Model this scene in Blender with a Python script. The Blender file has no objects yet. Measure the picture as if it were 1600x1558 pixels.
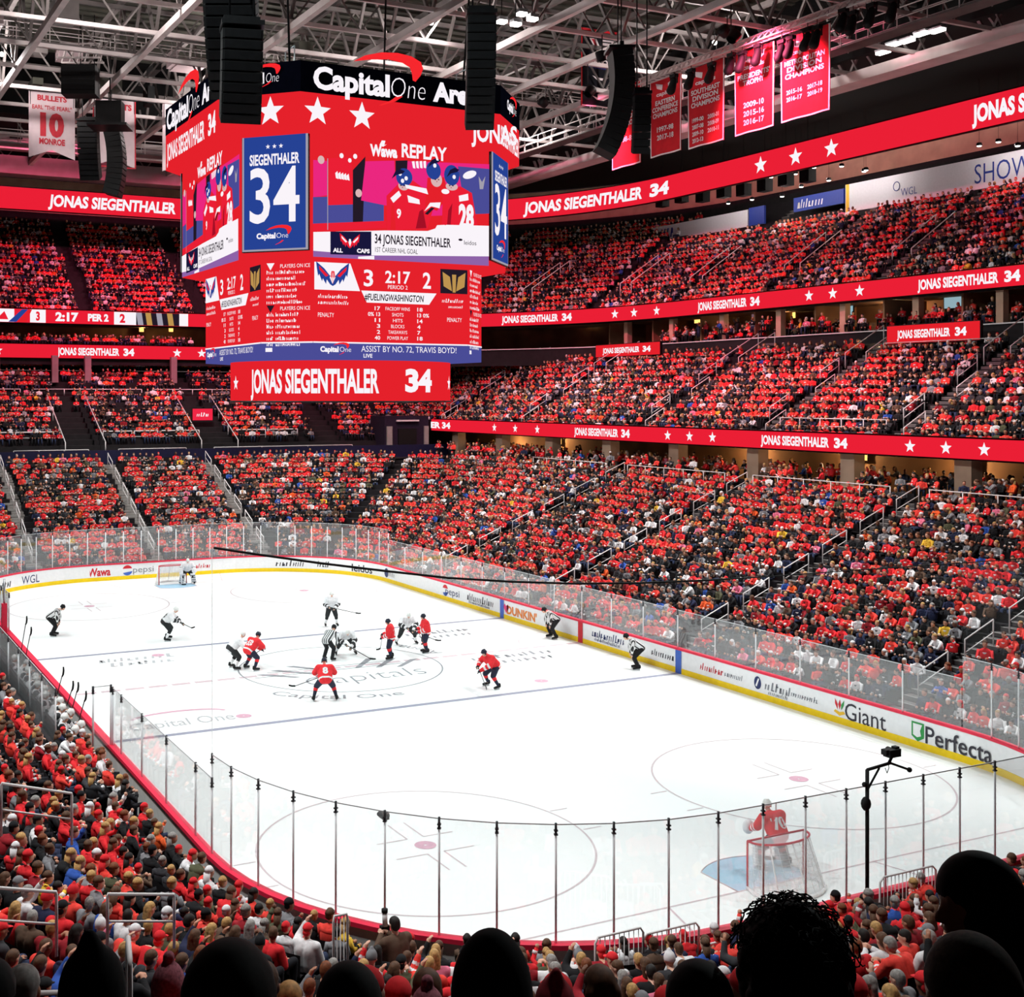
import bpy, bmesh, math, random
import numpy as np
from mathutils import Vector, Matrix

random.seed(7)
rng = np.random.default_rng(11)
SC = bpy.context.scene
COL = SC.collection
PI = math.pi

# ------------------------------------------------------------------ camera
CAM = Vector((-50.64, 22.186, 12.198))
YAW = -0.445
FPX, CX, CY = 1921.0, 594.0, 619.0        # focal length and principal point for a 1600x1558 frame
cd = bpy.data.cameras.new('camera')
cam = bpy.data.objects.new('camera', cd)
COL.objects.link(cam)
cam.location = CAM
cam.rotation_euler = (PI/2, 0, YAW-PI/2)
cd.sensor_fit = 'HORIZONTAL'
cd.sensor_width = 36.0
cd.lens = 36.0*FPX/1600.0
cd.shift_x = (800.0-CX)/1600.0
cd.shift_y = (CY-779.0)/1600.0
cd.clip_start, cd.clip_end = 0.1, 500
SC.camera = cam
FWD = Vector((math.cos(YAW), math.sin(YAW), 0))
RGT = Vector((math.sin(YAW), -math.cos(YAW), 0))


def ray(u, v):
    return FWD + RGT*((u-CX)/FPX) + Vector((0, 0, (CY-v)/FPX))


def at(u, v, x=None, y=None, z=None, t=None):
    """Where the sight line of a photo pixel meets a real plane of the arena."""
    d = ray(u, v)
    if x is not None: t = (x-CAM.x)/d.x
    elif y is not None: t = (y-CAM.y)/d.y
    elif z is not None: t = (z-CAM.z)/d.z
    return CAM + d*t


def project(P):
    q = np.asarray(P) - np.array(CAM)
    t = q @ np.array(FWD)
    tt = np.where(t > .1, t, .1)
    return CX+FPX*(q @ np.array(RGT))/tt, CY-FPX*q[..., 2]/tt, t


# ------------------------------------------------------------------ world, view, light
SC.view_settings.view_transform = 'Standard'
SC.view_settings.look = 'None'
SC.view_settings.exposure = 0.0
SC.view_settings.gamma = 1.0
SC.view_settings.use_curve_mapping = False
W = bpy.data.worlds.new('world')
SC.world = W
W.use_nodes = True
W.node_tree.nodes['Background'].inputs[0].default_value = (0.9, 0.55, 0.62, 1)
W.node_tree.nodes['Background'].inputs[1].default_value = 0.012

FLOOD_POWER, FLOOD_ANGLE, FLOOD_Z = 13000.0, 94.0, 31.0
STAND_FILL_POWER, ROOF_FILL_POWER = 18500.0, 2600.0
FLOODS = [(x, y) for x in (-26, -13, 0, 13, 26) for y in (-22.5, 22.5)]
ADDED_WASH_POWER = 16000.0

# ------------------------------------------------------------------ materials


def lin(c):
    return tuple(((v/255)/12.92 if v/255 <= 0.04045 else ((v/255+0.055)/1.055)**2.4) for v in c)


MATS = {}


def mat(name, rgb, rough=0.7, metal=0.0, var=0.12, scale=6.0, spec=0.3):
    """procedural material: the base colour broken up by a noise"""
    if name in MATS: return MATS[name]
    m = bpy.data.materials.new(name)
    m.use_nodes = True
    nt = m.node_tree
    b = nt.nodes['Principled BSDF']
    b.inputs['Roughness'].default_value = rough
    b.inputs['Metallic'].default_value = metal
    b.inputs['Specular IOR Level'].default_value = spec
    c = lin(rgb)
    if var > 0:
        n = nt.nodes.new('ShaderNodeTexNoise')
        n.inputs['Scale'].default_value = scale
        n.inputs['Detail'].default_value = 2
        r = nt.nodes.new('ShaderNodeValToRGB')
        r.color_ramp.elements[0].position, r.color_ramp.elements[1].position = .3, .7
        r.color_ramp.elements[0].color = tuple(v*(1-var) for v in c)+(1,)
        r.color_ramp.elements[1].color = tuple(min(1, v*(1+var)) for v in c)+(1,)
        tc = nt.nodes.new('ShaderNodeTexCoord')
        nt.links.new(tc.outputs['Object'], n.inputs['Vector'])
        nt.links.new(n.outputs['Fac'], r.inputs['Fac'])
        nt.links.new(r.outputs['Color'], b.inputs['Base Color'])
    else:
        b.inputs['Base Color'].default_value = c+(1,)
    MATS[name] = m
    return m


def emit(name, rgb, strength=1.0):
    if name in MATS: return MATS[name]
    m = bpy.data.materials.new(name)
    m.use_nodes = True
    nt = m.node_tree
    nt.nodes.remove(nt.nodes['Principled BSDF'])
    e = nt.nodes.new('ShaderNodeEmission')
    e.inputs[0].default_value = lin(rgb)+(1,)
    e.inputs[1].default_value = strength
    nt.links.new(e.outputs[0], nt.nodes['Material Output'].inputs[0])
    MATS[name] = m
    return m


def glassy(name, fac, rough=0.02, tint=(1, 1, 1), diffuse=False):
    if name in MATS: return MATS[name]
    m = bpy.data.materials.new(name)
    m.use_nodes = True
    nt = m.node_tree
    nt.nodes.remove(nt.nodes['Principled BSDF'])
    t = nt.nodes.new('ShaderNodeBsdfTransparent')
    t.inputs[0].default_value = tint+(1,)
    if diffuse:
        g = nt.nodes.new('ShaderNodeBsdfDiffuse')
        g.inputs[0].default_value = (.8, .8, .82, 1)
    else:
        g = nt.nodes.new('ShaderNodeBsdfGlossy')
        g.inputs[0].default_value = (.95, .97, .98, 1)
        g.inputs['Roughness'].default_value = rough
    mx = nt.nodes.new('ShaderNodeMixShader')
    mx.inputs[0].default_value = fac
    nt.links.new(t.outputs[0], mx.inputs[1])
    nt.links.new(g.outputs[0], mx.inputs[2])
    nt.links.new(mx.outputs[0], nt.nodes['Material Output'].inputs[0])
    MATS[name] = m
    return m


ICE = mat('ice', (247, 251, 250), .35, var=.012, scale=.3, spec=.2)
BOARD = mat('board_white', (238, 238, 240), .4, var=.03)
YELLOW = mat('kick_yellow', (248, 210, 16), .5, var=.05)
CAPRED = mat('cap_red', (225, 40, 72), .5, var=.05)
STEEL = mat('steel', (178, 180, 184), .35, .6, var=.05)
STEELD = mat('steel_dark', (62, 62, 66), .5, .4, var=.1)
RAIL = mat('rail_white', (225, 222, 222), .4, var=.04)
CONC = mat('concrete', (92, 88, 88), .9, var=.15, scale=2)
CONCD = mat('concrete_dark', (34, 32, 34), .9, var=.2, scale=2)
CONCL = mat('concrete_light', (150, 146, 142), .9, var=.12, scale=2)
SEATM = mat('seat_dark', (26, 22, 26), .7, var=.25, scale=3)
BLACK = mat('black', (10, 10, 11), .7, var=.3)
BLACKM = mat('black_metal', (20, 20, 22), .45, .3, var=.2)
NAVY = mat('navy_panel', (22, 24, 58), .6, var=.15)
TAN = mat('tan_wall', (196, 164, 140), .85, var=.1, scale=1)
GREYW = mat('grey_wall', (150, 132, 134), .85, var=.1, scale=1)
TRUSS = mat('truss_grey', (206, 196, 194), .7, var=.12, scale=.8)
TRUSSD = mat('truss_dark', (104, 98, 96), .8, var=.2, scale=.8)
DECK = mat('roof_deck', (66, 66, 58), .9, var=.35, scale=.5)
PAPER = mat('sign_white', (226, 224, 232), .6, var=.03)
GLASS = glassy('rink_glass', .1)
_nt = GLASS.node_tree
_fr = _nt.nodes.new('ShaderNodeFresnel'); 
_ge = _nt.nodes.new('ShaderNodeNewGeometry'); _mm = _nt.nodes.new('ShaderNodeMath'); _mm.operation = 'MULTIPLY_ADD'
_mm.inputs[1].default_value = 1/1.6-1.6; _mm.inputs[2].default_value = 1.6
_nt.links.new(_ge.outputs['Backfacing'], _mm.inputs[0]); _nt.links.new(_mm.outputs[0], _fr.inputs[0])
_mx = next(n for n in _nt.nodes if n.type == 'MIX_SHADER')
_nt.links.new(_fr.outputs[0], _mx.inputs[0])
_d0 = _nt.nodes.new('ShaderNodeBsdfDiffuse'); _d0.inputs[0].default_value = (.86, .9, .9, 1)
_d1 = _nt.nodes.new('ShaderNodeBsdfTranslucent'); _d1.inputs[0].default_value = (.88, .9, .92, 1)
_hz = _nt.nodes.new('ShaderNodeMixShader'); _hz.inputs[0].default_value = .5
_nt.links.new(_d0.outputs[0], _hz.inputs[1]); _nt.links.new(_d1.outputs[0], _hz.inputs[2])
_m2 = _nt.nodes.new('ShaderNodeMixShader'); _m2.inputs[0].default_value = .085       # scuffs and dust on the panes
_nt.links.new(_mx.outputs[0], _m2.inputs[1]); _nt.links.new(_hz.outputs[0], _m2.inputs[2])
_nt.links.new(_m2.outputs[0], _nt.nodes['Material Output'].inputs[0])
POST = mat('post_grey', (240, 242, 245), .5, .0, var=.04)
GEDGE = mat('glass_edge', (205, 209, 212), .3, var=.05)
NET = glassy('netting', .02, diffuse=True)
GNET = glassy('goal_netting', .42, diffuse=True)
LRED = emit('led_red', (240, 32, 54), .95)
LRED2 = emit('led_deep_red', (234, 34, 44), .95)
LWHITE = emit('led_white', (250, 244, 250), 1.0)
LBLUE = emit('led_blue', (38, 66, 148), 1.0)
LBLUE2 = emit('led_violet_blue', (74, 76, 150), 1.0)
LNAVY = emit('led_navy', (26, 24, 62), .9)
LPINK = emit('led_pink', (240, 40, 130), .95)
LGREY = emit('led_grey', (170, 165, 180), .9)
LGOLD = emit('led_gold', (198, 154, 84), .9)
LSKIN = emit('led_skin', (228, 190, 190), .9)
LDARK = emit('led_dark', (40, 30, 44), .8)
WARM = emit('warm_lamp', (255, 186, 96), 2.2)
LAMPW = emit('white_lamp', (255, 246, 240), 6.0)

# ------------------------------------------------------------------ mesh helpers


class MB:
    """collects shapes and links them as ONE mesh object"""

    def __init__(self):
        self.v, self.f, self.m, self.s = [], [], [], []
        self.mats = []

    def mi(self, m):
        if m not in self.mats: self.mats.append(m)
        return self.mats.index(m)

    def add(self, vs, fs, m, smooth=False):
        o = len(self.v)
        self.v += [tuple(p) for p in vs]
        k = self.mi(m)
        for f in fs:
            self.f.append(tuple(i+o for i in f)); self.m.append(k); self.s.append(smooth)
        return self

    def box(self, c, s, m, rz=0.0, ax=None):
        c = Vector(c)
        if ax is None:
            ax = (Vector((math.cos(rz), math.sin(rz), 0)), Vector((-math.sin(rz), math.cos(rz), 0)), Vector((0, 0, 1)))
        vs = [c+ax[0]*(i*s[0]/2)+ax[1]*(j*s[1]/2)+ax[2]*(k*s[2]/2) for i in (-1, 1) for j in (-1, 1) for k in (-1, 1)]
        return self.add(vs, [(0, 1, 3, 2), (4, 6, 7, 5), (0, 4, 5, 1), (2, 3, 7, 6), (0, 2, 6, 4), (1, 5, 7, 3)], m)

    def bar(self, a, b, w, m, h=None):
        a, b = Vector(a), Vector(b)
        d = (b-a)
        L = d.length
        d.normalize()
        s = d.cross(Vector((0, 0, 1)))
        if s.length < 1e-4: s = Vector((1, 0, 0))
        s.normalize()
        return self.box((a+b)/2, (L, w, h or w), m, ax=(d, s, s.cross(d)))

    def tube(self, pts, r, m, n=6, closed=False):
        pts = [Vector(p) for p in pts]
        N = len(pts)
        rs = r if isinstance(r, (list, tuple)) else [r]*N
        vs, fs = [], []
        ref = None
        for i, p in enumerate(pts):
            d = (pts[(i+1) % N] if (closed or i < N-1) else p) - (pts[i-1] if (closed or i > 0) else p)
            if d.length < 1e-9: d = Vector((0, 0, 1))
            d.normalize()
            if ref is None or abs(ref.dot(d)) > .98:
                ref = Vector((0, 0, 1)) if abs(d.z) < .9 else Vector((1, 0, 0))
            a = d.cross(ref).normalized()
            b = a.cross(d).normalized()
            ref = b
            for k in range(n):
                t = 2*PI*k/n
                vs.append(p+a*(rs[i]*math.cos(t))+b*(rs[i]*math.sin(t)))
        for i in range(N if closed else N-1):
            j = (i+1) % N
            for k in range(n):
                k2 = (k+1) % n
                fs.append((i*n+k, i*n+k2, j*n+k2, j*n+k))
        if not closed:
            fs.append(tuple(range(n))[::-1])
            fs.append(tuple((N-1)*n+k for k in range(n)))
        return self.add(vs, fs, m, True)

    def ball(self, c, r, m, nu=10, nv=7, R=None, zlo=-1.0):
        """ellipsoid with radii r, optionally cut below zlo (fraction of its radius)"""
        c = Vector(c)
        r = (r, r, r) if not hasattr(r, '__len__') else r
        R = R or Matrix.Identity(3)
        lo = math.asin(max(-1, zlo))
        vs, fs = [], []
        for j in range(nv+1):
            t = lo+(PI/2-lo)*j/nv
            for i in range(nu):
                a = 2*PI*i/nu
                vs.append(c+R @ Vector((r[0]*math.cos(t)*math.cos(a), r[1]*math.cos(t)*math.sin(a), r[2]*math.sin(t))))
        for j in range(nv):
            for i in range(nu):
                i2 = (i+1) % nu
                fs.append((j*nu+i, j*nu+i2, (j+1)*nu+i2, (j+1)*nu+i))
        fs.append(tuple(range(nu))[::-1])
        return self.add(vs, fs, m, True)

    def capsule(self, a, b, ra, rb, m, n=10):
        a, b = Vector(a), Vector(b)
        d = (b-a)
        L = d.length
        d = d.normalized() if L > 1e-6 else Vector((0, 0, 1))
        pts, rs = [], []
        for k in range(5):
            t = PI/2*(k/4)
            pts.append(a-d*(ra*math.cos(t))); rs.append(max(.001, ra*math.sin(t)))
        for k in range(5):
            t = PI/2*(k/4)
            pts.append(b+d*(rb*math.sin(t))); rs.append(max(.001, rb*math.cos(t)))
        return self.tube(pts, rs, m, n)

    def lathe(self, c, prof, m, n=24, smooth=True):
        c = Vector(c)
        vs, fs = [], []
        for r, z in prof:
            for i in range(n):
                a = 2*PI*i/n
                vs.append(c+Vector((r*math.cos(a), r*math.sin(a), z)))
        for j in range(len(prof)-1):
            for i in range(n):
                i2 = (i+1) % n
                fs.append((j*n+i, j*n+i2, (j+1)*n+i2, (j+1)*n+i))
        fs.append(tuple(range(n))[::-1])
        fs.append(tuple((len(prof)-1)*n+i for i in range(n)))
        return self.add(vs, fs, m, smooth)

    def poly(self, pts, m):
        return self.add(pts, [tuple(range(len(pts)))], m)

    def prism(self, pts, ext, m):
        n = len(pts)
        pts = [Vector(p) for p in pts]
        e = Vector(ext)
        vs = pts+[p+e for p in pts]
        fs = [tuple(range(n))[::-1], tuple(range(n, 2*n))]+[(i, (i+1) % n, (i+1) % n+n, i+n) for i in range(n)]
        return self.add(vs, fs, m)

    def text(self, s, fr, a, b, h, m, w=None, bold=.03, align='C', off=None, shear=0.0):
        """lettering on a frame fr: cap height h, middle (or left edge) at (a, b)"""
        vs, fs, tw = glyphs(s, bold)
        if not len(vs): return self
        sx = (w/tw) if w else h
        x0 = {'C': -tw/2, 'L': 0, 'R': -tw}[align]
        return self.add([fr.pt(a+(x+x0)*sx+shear*y*h, b+(y-.5)*h, off) for x, y in vs], fs, m)

    def star(self, fr, a, b, r, m, off=None, sx=1.0):
        pts = []
        for k in range(10):
            t = PI/2+k*PI/5
            q = r if k % 2 == 0 else r*.42
            pts.append(fr.pt(a+q*math.cos(t)*sx, b+q*math.sin(t), off))
        c = fr.pt(a, b, off)
        return self.add([c]+pts, [(0, 1+k, 1+(k+1) % 10) for k in range(10)], m)

    def shape(self, fr, pts, m, off=None):
        return self.poly([fr.pt(a, b, off) for a, b in pts], m)

    def rect(self, fr, a0, b0, a1, b1, m, off=None):
        return self.shape(fr, [(a0, b0), (a1, b0), (a1, b1), (a0, b1)], m, off)

    def mesh(self, name):
        me = bpy.data.meshes.new(name)
        me.from_pydata(self.v, [], self.f)
        for m in self.mats: me.materials.append(m)
        me.polygons.foreach_set('material_index', self.m)
        me.polygons.foreach_set('use_smooth', self.s)
        me.update()
        return me

    def build(self, name, parent=None, local=False):
        if parent is not None and not local:
            o = wloc(parent)
            self.v = [(x-o[0], y-o[1], z-o[2]) for x, y, z in self.v]
        ob = bpy.data.objects.new(name, self.mesh(name))
        COL.objects.link(ob)
        if parent is not None: ob.parent = parent
        return ob


def wloc(o):
    p = Vector((0, 0, 0))
    while o is not None:
        p += o.location
        o = o.parent
    return p


class Frame:
    """a flat face: origin, direction to the right, outward normal"""

    def __init__(self, o, n, up=(0, 0, 1), off=.03):
        self.o, self.n = Vector(o), Vector(n).normalized()
        self.u = Vector(up).cross(self.n).normalized()
        self.w = self.n.cross(self.u).normalized()
        self.off = off

    def pt(self, a, b, off=None):
        return self.o+self.u*a+self.w*b+self.n*(self.off if off is None else off)


class Drum:
    """a vertical cylinder face; a runs along its circumference to the right"""

    def __init__(self, c, r, az, off=.03):
        self.c, self.r, self.az, self.off = Vector(c), r, az, off

    def pt(self, a, b, off=None):
        t = self.az+a/self.r
        r = self.r+(self.off if off is None else off)
        return self.c+Vector((r*math.cos(t), r*math.sin(t), b))


class Path:
    """a vertical band along a polyline, a measured along it"""

    def __init__(self, pts, z, out, off=.04):
        self.p = [Vector((p[0], p[1], 0)) for p in pts]
        self.L = [0]
        for i in range(len(self.p)-1): self.L.append(self.L[-1]+(self.p[i+1]-self.p[i]).length)
        self.z, self.out, self.off = z, out, off

    def pt(self, a, b, off=None):
        a = max(0, min(self.L[-1]-1e-6, a))
        i = max(k for k in range(len(self.L)-1) if self.L[k] <= a)
        d = (self.p[i+1]-self.p[i]).normalized()
        n = Vector((d.y, -d.x, 0))*self.out
        return self.p[i]+d*(a-self.L[i])+Vector((0, 0, self.z+b))+n*(self.off if off is None else off)


_G = {}


def glyphs(s, bold):
    k = (s, bold)
    if k in _G: return _G[k]
    c = bpy.data.curves.new('glyphs', 'FONT')
    c.body, c.offset, c.resolution_u, c.fill_mode = s, bold, 3, 'FRONT'
    o = bpy.data.objects.new('glyphs', c)
    COL.objects.link(o)
    dg = bpy.context.evaluated_depsgraph_get()
    me = o.evaluated_get(dg).to_mesh()
    vs = np.array([v.co[:2] for v in me.vertices]) if len(me.vertices) else np.zeros((0, 2))
    fs = [tuple(p.vertices) for p in me.polygons]
    o.evaluated_get(dg).to_mesh_clear()
    bpy.data.objects.remove(o)
    bpy.data.curves.remove(c)
    w = 1
    if len(vs):
        vs = vs/0.69
        vs[:, 0] -= vs[:, 0].min()
        w = vs[:, 0].max()
    _G[k] = (vs, fs, w)
    return _G[k]


def scribble(mb, fr, a, b, w, h, m, off=None, seed=0, slant=.2):
    """a line of lettering too small to read: a run of strokes"""
    r = random.Random(seed)
    x = 0
    while x < w:
        s = h*r.uniform(.3, .55)
        hh = h*r.choice((.65, .65, .7, 1.0))
        y0 = b-h/2
        mb.shape(fr, [(a+x, y0), (a+x+s*.45, y0), (a+x+s*.45+slant*hh, y0+hh), (a+x+slant*hh, y0+hh)], m, off)
        if r.random() < .6: mb.rect(fr, a+x+s*.4, y0+hh*r.choice((0, .4, .75)), a+x+s, y0+hh*r.choice((0, .4, .75))+h*.16, m, off)
        x += s*1.25


def setp(o, label=None, cat=None, group=None, kind=None):
    if label: o['label'] = label
    if cat: o['category'] = cat
    if group: o['group'] = group
    if kind: o['kind'] = kind
    return o


def thing(name, label, cat, loc=(0, 0, 0), rotz=0.0, group=None):
    o = bpy.data.objects.new(name, None)
    COL.objects.link(o)
    o.location, o.rotation_euler = loc, (0, 0, rotz)
    o.empty_display_size = .2
    return setp(o, label, cat, group)


def copy_tree(o, parent=None):
    c = o.copy()
    COL.objects.link(c)
    c.parent = parent
    for ch in list(o.children): copy_tree(ch, c)
    return c


ORD = 'first second third fourth fifth sixth seventh eighth ninth tenth eleventh twelfth thirteenth fourteenth fifteenth sixteenth seventeenth eighteenth nineteenth twentieth'.split()


def nth(i):
    """1 -> first"""
    if i <= 20: return ORD[i-1]
    t = {2: 'twenty', 3: 'thirty', 4: 'forty', 5: 'fifty', 6: 'sixty', 7: 'seventy', 8: 'eighty', 9: 'ninety'}
    if i % 10 == 0: return t[i//10][:-1]+'ieth'
    return t[(i//10) % 10]+'-'+ORD[i % 10-1]

# ------------------------------------------------------------------ rink plan
HA, HB, RC = 30.48, 12.954, 8.53


def rrect(a, b, rc, n=14, m=10):
    """closed rounded rectangle, counter-clockwise from the far right corner; the same number of points for every size"""
    P = []
    cs = [(a-rc, -b+rc, -PI/2), (a-rc, b-rc, 0), (-a+rc, b-rc, PI/2), (-a+rc, -b+rc, PI)]
    for k in range(4):
        cx, cy, t0 = cs[k]
        arc = [(cx+rc*math.cos(t0+PI/2*i/n), cy+rc*math.sin(t0+PI/2*i/n)) for i in range(n+1)]
        P += arc
        nx, ny, t1 = cs[(k+1) % 4]
        e = (nx+rc*math.cos(t1), ny+rc*math.sin(t1))
        s = arc[-1]
        P += [(s[0]+(e[0]-s[0])*i/m, s[1]+(e[1]-s[1])*i/m) for i in range(1, m)]
    return P


def sweep(mb, loops, m, smooth=False, closed=True):
    """loops: list of (points, z); joins them in order"""
    n = len(loops[0][0])
    vs = [(p[0], p[1], z) for pts, z in loops for p in pts]
    fs = []
    for j in range(len(loops)-1):
        for i in range(n if closed else n-1):
            k = (i+1) % n
            fs.append((j*n+i, j*n+k, (j+1)*n+k, (j+1)*n+i))
    return mb.add(vs, fs, m, smooth)


def board_loop(d): return rrect(HA+d, HB+d, RC+d)


# ice
b = MB()
b.poly([(x, y, 0) for x, y in board_loop(.05)], ICE)
floor = setp(b.build('floor_ice'), 'white ice sheet of the hockey rink', None, None, 'structure')
b = MB(); b.box((0, 0, -1.3), (220, 180, .2), CONCD)
setp(b.build('floor_slab'), None, None, None, 'structure')

PAINT_BLUE = mat('ice_paint_blue', (146, 149, 166), .5, var=.05)
PAINT_RED = mat('ice_paint_red', (206, 190, 194), .5, var=.05)
PAINT_PALE = mat('ice_paint_pale_red', (206, 184, 190), .5, var=.05)
PAINT_DOT = mat('ice_paint_dot', (212, 166, 184), .5, var=.05)
PAINT_CREASE = mat('ice_paint_crease', (158, 196, 218), .5, var=.04)
PAINT_GREY = mat('ice_paint_grey', (142, 145, 150), .5, var=.05)
PAINT_LIGHT = mat('ice_paint_light', (180, 183, 186), .5, var=.05)


class Ice:
    def __init__(s, x, y, ang, z): s.o, s.c, s.s, s.z = (x, y), math.cos(ang), math.sin(ang), z
    def pt(s, a, b, off=None): return Vector((s.o[0]+a*s.c-b*s.s, s.o[1]+a*s.s+b*s.c, s.z))


def ring(mb, x, y, r, w, m, z=.006, a0=0, a1=2*PI, n=72):
    vs, fs = [], []
    for i in range(n+1):
        a = a0+(a1-a0)*i/n
        vs += [(x+(r-w/2)*math.cos(a), y+(r-w/2)*math.sin(a), z), (x+(r+w/2)*math.cos(a), y+(r+w/2)*math.sin(a), z)]
    fs = [(2*i, 2*i+1, 2*i+3, 2*i+2) for i in range(n)]
    mb.add(vs, fs, m)


FT = .3048


def mark(name, mb): return mb.build(name, floor)


for sx in (-1, 1):
    b = MB(); x = sx*24.5*FT
    b.poly([(x-.15, -HB, .005), (x+.15, -HB, .005), (x+.15, HB, .005), (x-.15, HB, .005)], PAINT_BLUE); mark('blue_line', b)
    b = MB(); x = sx*89*FT
    ye = HB-(RC-math.sqrt(RC**2-(abs(x)-(HA-RC))**2))
    b.poly([(x-.03, -ye, .005), (x+.03, -ye, .005), (x+.03, ye, .005), (x-.03, ye, .005)], PAINT_RED); mark('goal_line', b)
    b = MB()
    xs, xe = sx*89*FT, sx*HA
    for sy in (-1, 1):
        b.poly([(xs, sy*3.35-.03, .005), (xs, sy*3.35+.03, .005), (xe, sy*4.27+.03, .005), (xe, sy*4.27-.03, .005)], PAINT_PALE)
    mark('trapezoid_line', b)
    b = MB()
    pts = [(xs-sx*0, 1.22*1.0, .004)]
    cr = [(xs, -1.22, .004)]
    for i in range(21):
        a = -math.asin(1.22/1.83)+2*math.asin(1.22/1.83)*i/20
        cr.append((xs-sx*1.83*math.cos(a), 1.83*math.sin(a), .004))
    cr.append((xs, 1.22, .004))
    b.poly(cr if sx < 0 else cr[::-1], PAINT_CREASE)
    b.tube([(p[0], p[1], .004) for p in cr], .02, PAINT_RED, 4)
    mark('goal_crease', b)
    for sy in (-1, 1):
        cx, cy = sx*69*FT, sy*22*FT
        b = MB(); ring(b, cx, cy, 15*FT, .06, PAINT_RED)
        for s2 in (-1, 1):
            for dx in (-.85, .85):
                ya = cy+s2*(15*FT)
                b.poly([(cx+dx-.025, ya, .006), (cx+dx+.025, ya, .006), (cx+dx+.025, ya+s2*.6, .006), (cx+dx-.025, ya+s2*.6, .006)], PAINT_RED)
            for s3 in (-1, 1):
                px_, py_ = cx+s3*.6, cy+s2*.25
                b.poly([(px_, py_-.025, .006), (px_, py_+.025, .006), (px_+s3*1.22, py_+.025, .006), (px_+s3*1.22, py_-.025, .006)], PAINT_RED)
                b.poly([(px_-.025, py_, .006), (px_+.025, py_, .006), (px_+.025, py_+s2*.92, .006), (px_-.025, py_+s2*.92, .006)], PAINT_RED)
        mark('faceoff_circle', b)
        b = MB(); ring(b, cx, cy, .17, .26, PAINT_DOT, z=.007); mark('faceoff_dot', b)
        b = MB(); ring(b, sx*20*FT, cy, .17, .26, PAINT_DOT, z=.007); mark('faceoff_dot', b)
b = MB()
for i in range(26):
    y0 = -HB+i*(2*HB/26)
    b.poly([(-.15, y0, .005), (.15, y0, .005), (.15, y0+.8, .005), (-.15, y0+.8, .005)], PAINT_PALE)
mark('centre_line', b)
b = MB(); ring(b, 0, 0, 15*FT, .07, PAINT_GREY); mark('centre_circle', b)
b = MB(); ring(b, 0, -HB, 10*FT, .06, PAINT_PALE, a0=0, a1=PI); mark('referee_crease', b)
# centre emblem: wings and sticks round a word, curved lettering outside the circle
b = MB()
f = Ice(0, 0, -PI/2, .006)
for k, (a, h, w) in enumerate(((-2.6, 1.3, 4.2), (-1.9, .45, 3.4))):
    b.poly([f.pt(-w, a+2.2), f.pt(w*.7, a+2.2), f.pt(w*.7, a+2.28), f.pt(-w, a+2.28)], PAINT_GREY)
for s in (-1, 1):
    for k in range(3):
        b.poly([f.pt(s*(.5+k*.9), -.4-k*.3), f.pt(s*(.8+k*.9), -.4-k*.3), f.pt(s*(2.2+k*.9), 1.2-k*.5), f.pt(s*(1.8+k*.9), 1.2-k*.5)], PAINT_GREY)
b.text('Capitals', Ice(0, 0, -PI/2, .008), .2, -2.0, 1.5, PAINT_GREY, w=5.6, bold=-.02, shear=.15)
mark('centre_emblem', b)
b = MB()


class Arc:
    def __init__(s, r, a0): s.r, s.a0 = r, a0
    def pt(s, a, q, off=None):
        t = s.a0+a/s.r
        return Vector(((s.r-q)*math.cos(t), (s.r-q)*math.sin(t), .006))


b.text('Capital One', Arc(5.4, PI*.86), 0, 0, .62, PAINT_GREY, w=5.5, bold=0)
b.text('Arena', Arc(5.4, -PI*.38), 0, 0, .62, PAINT_GREY, w=2.6, bold=0)
mark('centre_lettering', b)
# faint sponsor marks in the neutral zone
b = MB(); f = Ice(-5.6, 8.9, -PI/2, .006)
b.text('Capital One', f, -.2, -.3, .95, PAINT_LIGHT, w=4.0, bold=.0, shear=.1)
arc = [(1.5*math.cos(t), .5+.9*math.sin(t)) for t in np.linspace(.2, 2.9, 14)]
b.poly([f.pt(x*1.3, y) for x, y in arc]+[f.pt(x*1.2, y*.78+.1) for x, y in arc[::-1]], PAINT_DOT)
mark('sponsor_lettering', b)
for (x, y, w, sd) in ((-1.5, -8.2, 4.2, 3), (5.0, -7.6, 4.2, 5), (5.4, 7.8, 3.6, 9)):
    b = MB(); f = Ice(x, y, -PI/2, .006)
    for r in (0, 1): scribble(b, f, -w/2+r*.3, .5-r*1.0, w*(1-.2*r), .75, PAINT_GREY if sd != 9 else PAINT_LIGHT, seed=sd+r)
    mark('sponsor_lettering', b)

# ------------------------------------------------------------------ boards
boards = setp(thing('wall_boards', 'white rink boards with yellow kick plate and red cap rail', None), kind='structure')
b = MB()
sweep(b, [(board_loop(.0), 0), (board_loop(.0), 1.04), (board_loop(.14), 1.04)], BOARD)
b.build('panel', boards)
b = MB(); sweep(b, [(board_loop(.14), 1.04), (board_loop(.14), -.2)], mat('outer_grey', (205, 202, 198), .8, var=.06)); b.build('outer_panel', boards)
b = MB()
sweep(b, [(board_loop(-.015), 0), (board_loop(-.015), .24), (board_loop(.01), .25)], YELLOW)
b.build('kick_plate', boards)
b = MB()
sweep(b, [(board_loop(-.03), 1.02), (board_loop(-.03), 1.1), (board_loop(.2), 1.1), (board_loop(.2), 1.0)], CAPRED)
b.build('cap_rail', boards)
AD = {k: mat('advert_'+k, c, .5, var=.03) for k, c in dict(dark=(50, 48, 58), red=(206, 34, 48), navy=(28, 44, 96), green=(48, 150, 74), yellow=(240, 190, 50), orange=(226, 128, 50), blue=(62, 100, 190), pink=(226, 60, 120), grey=(130, 132, 140)).items()}
AD['white'] = BOARD


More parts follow.
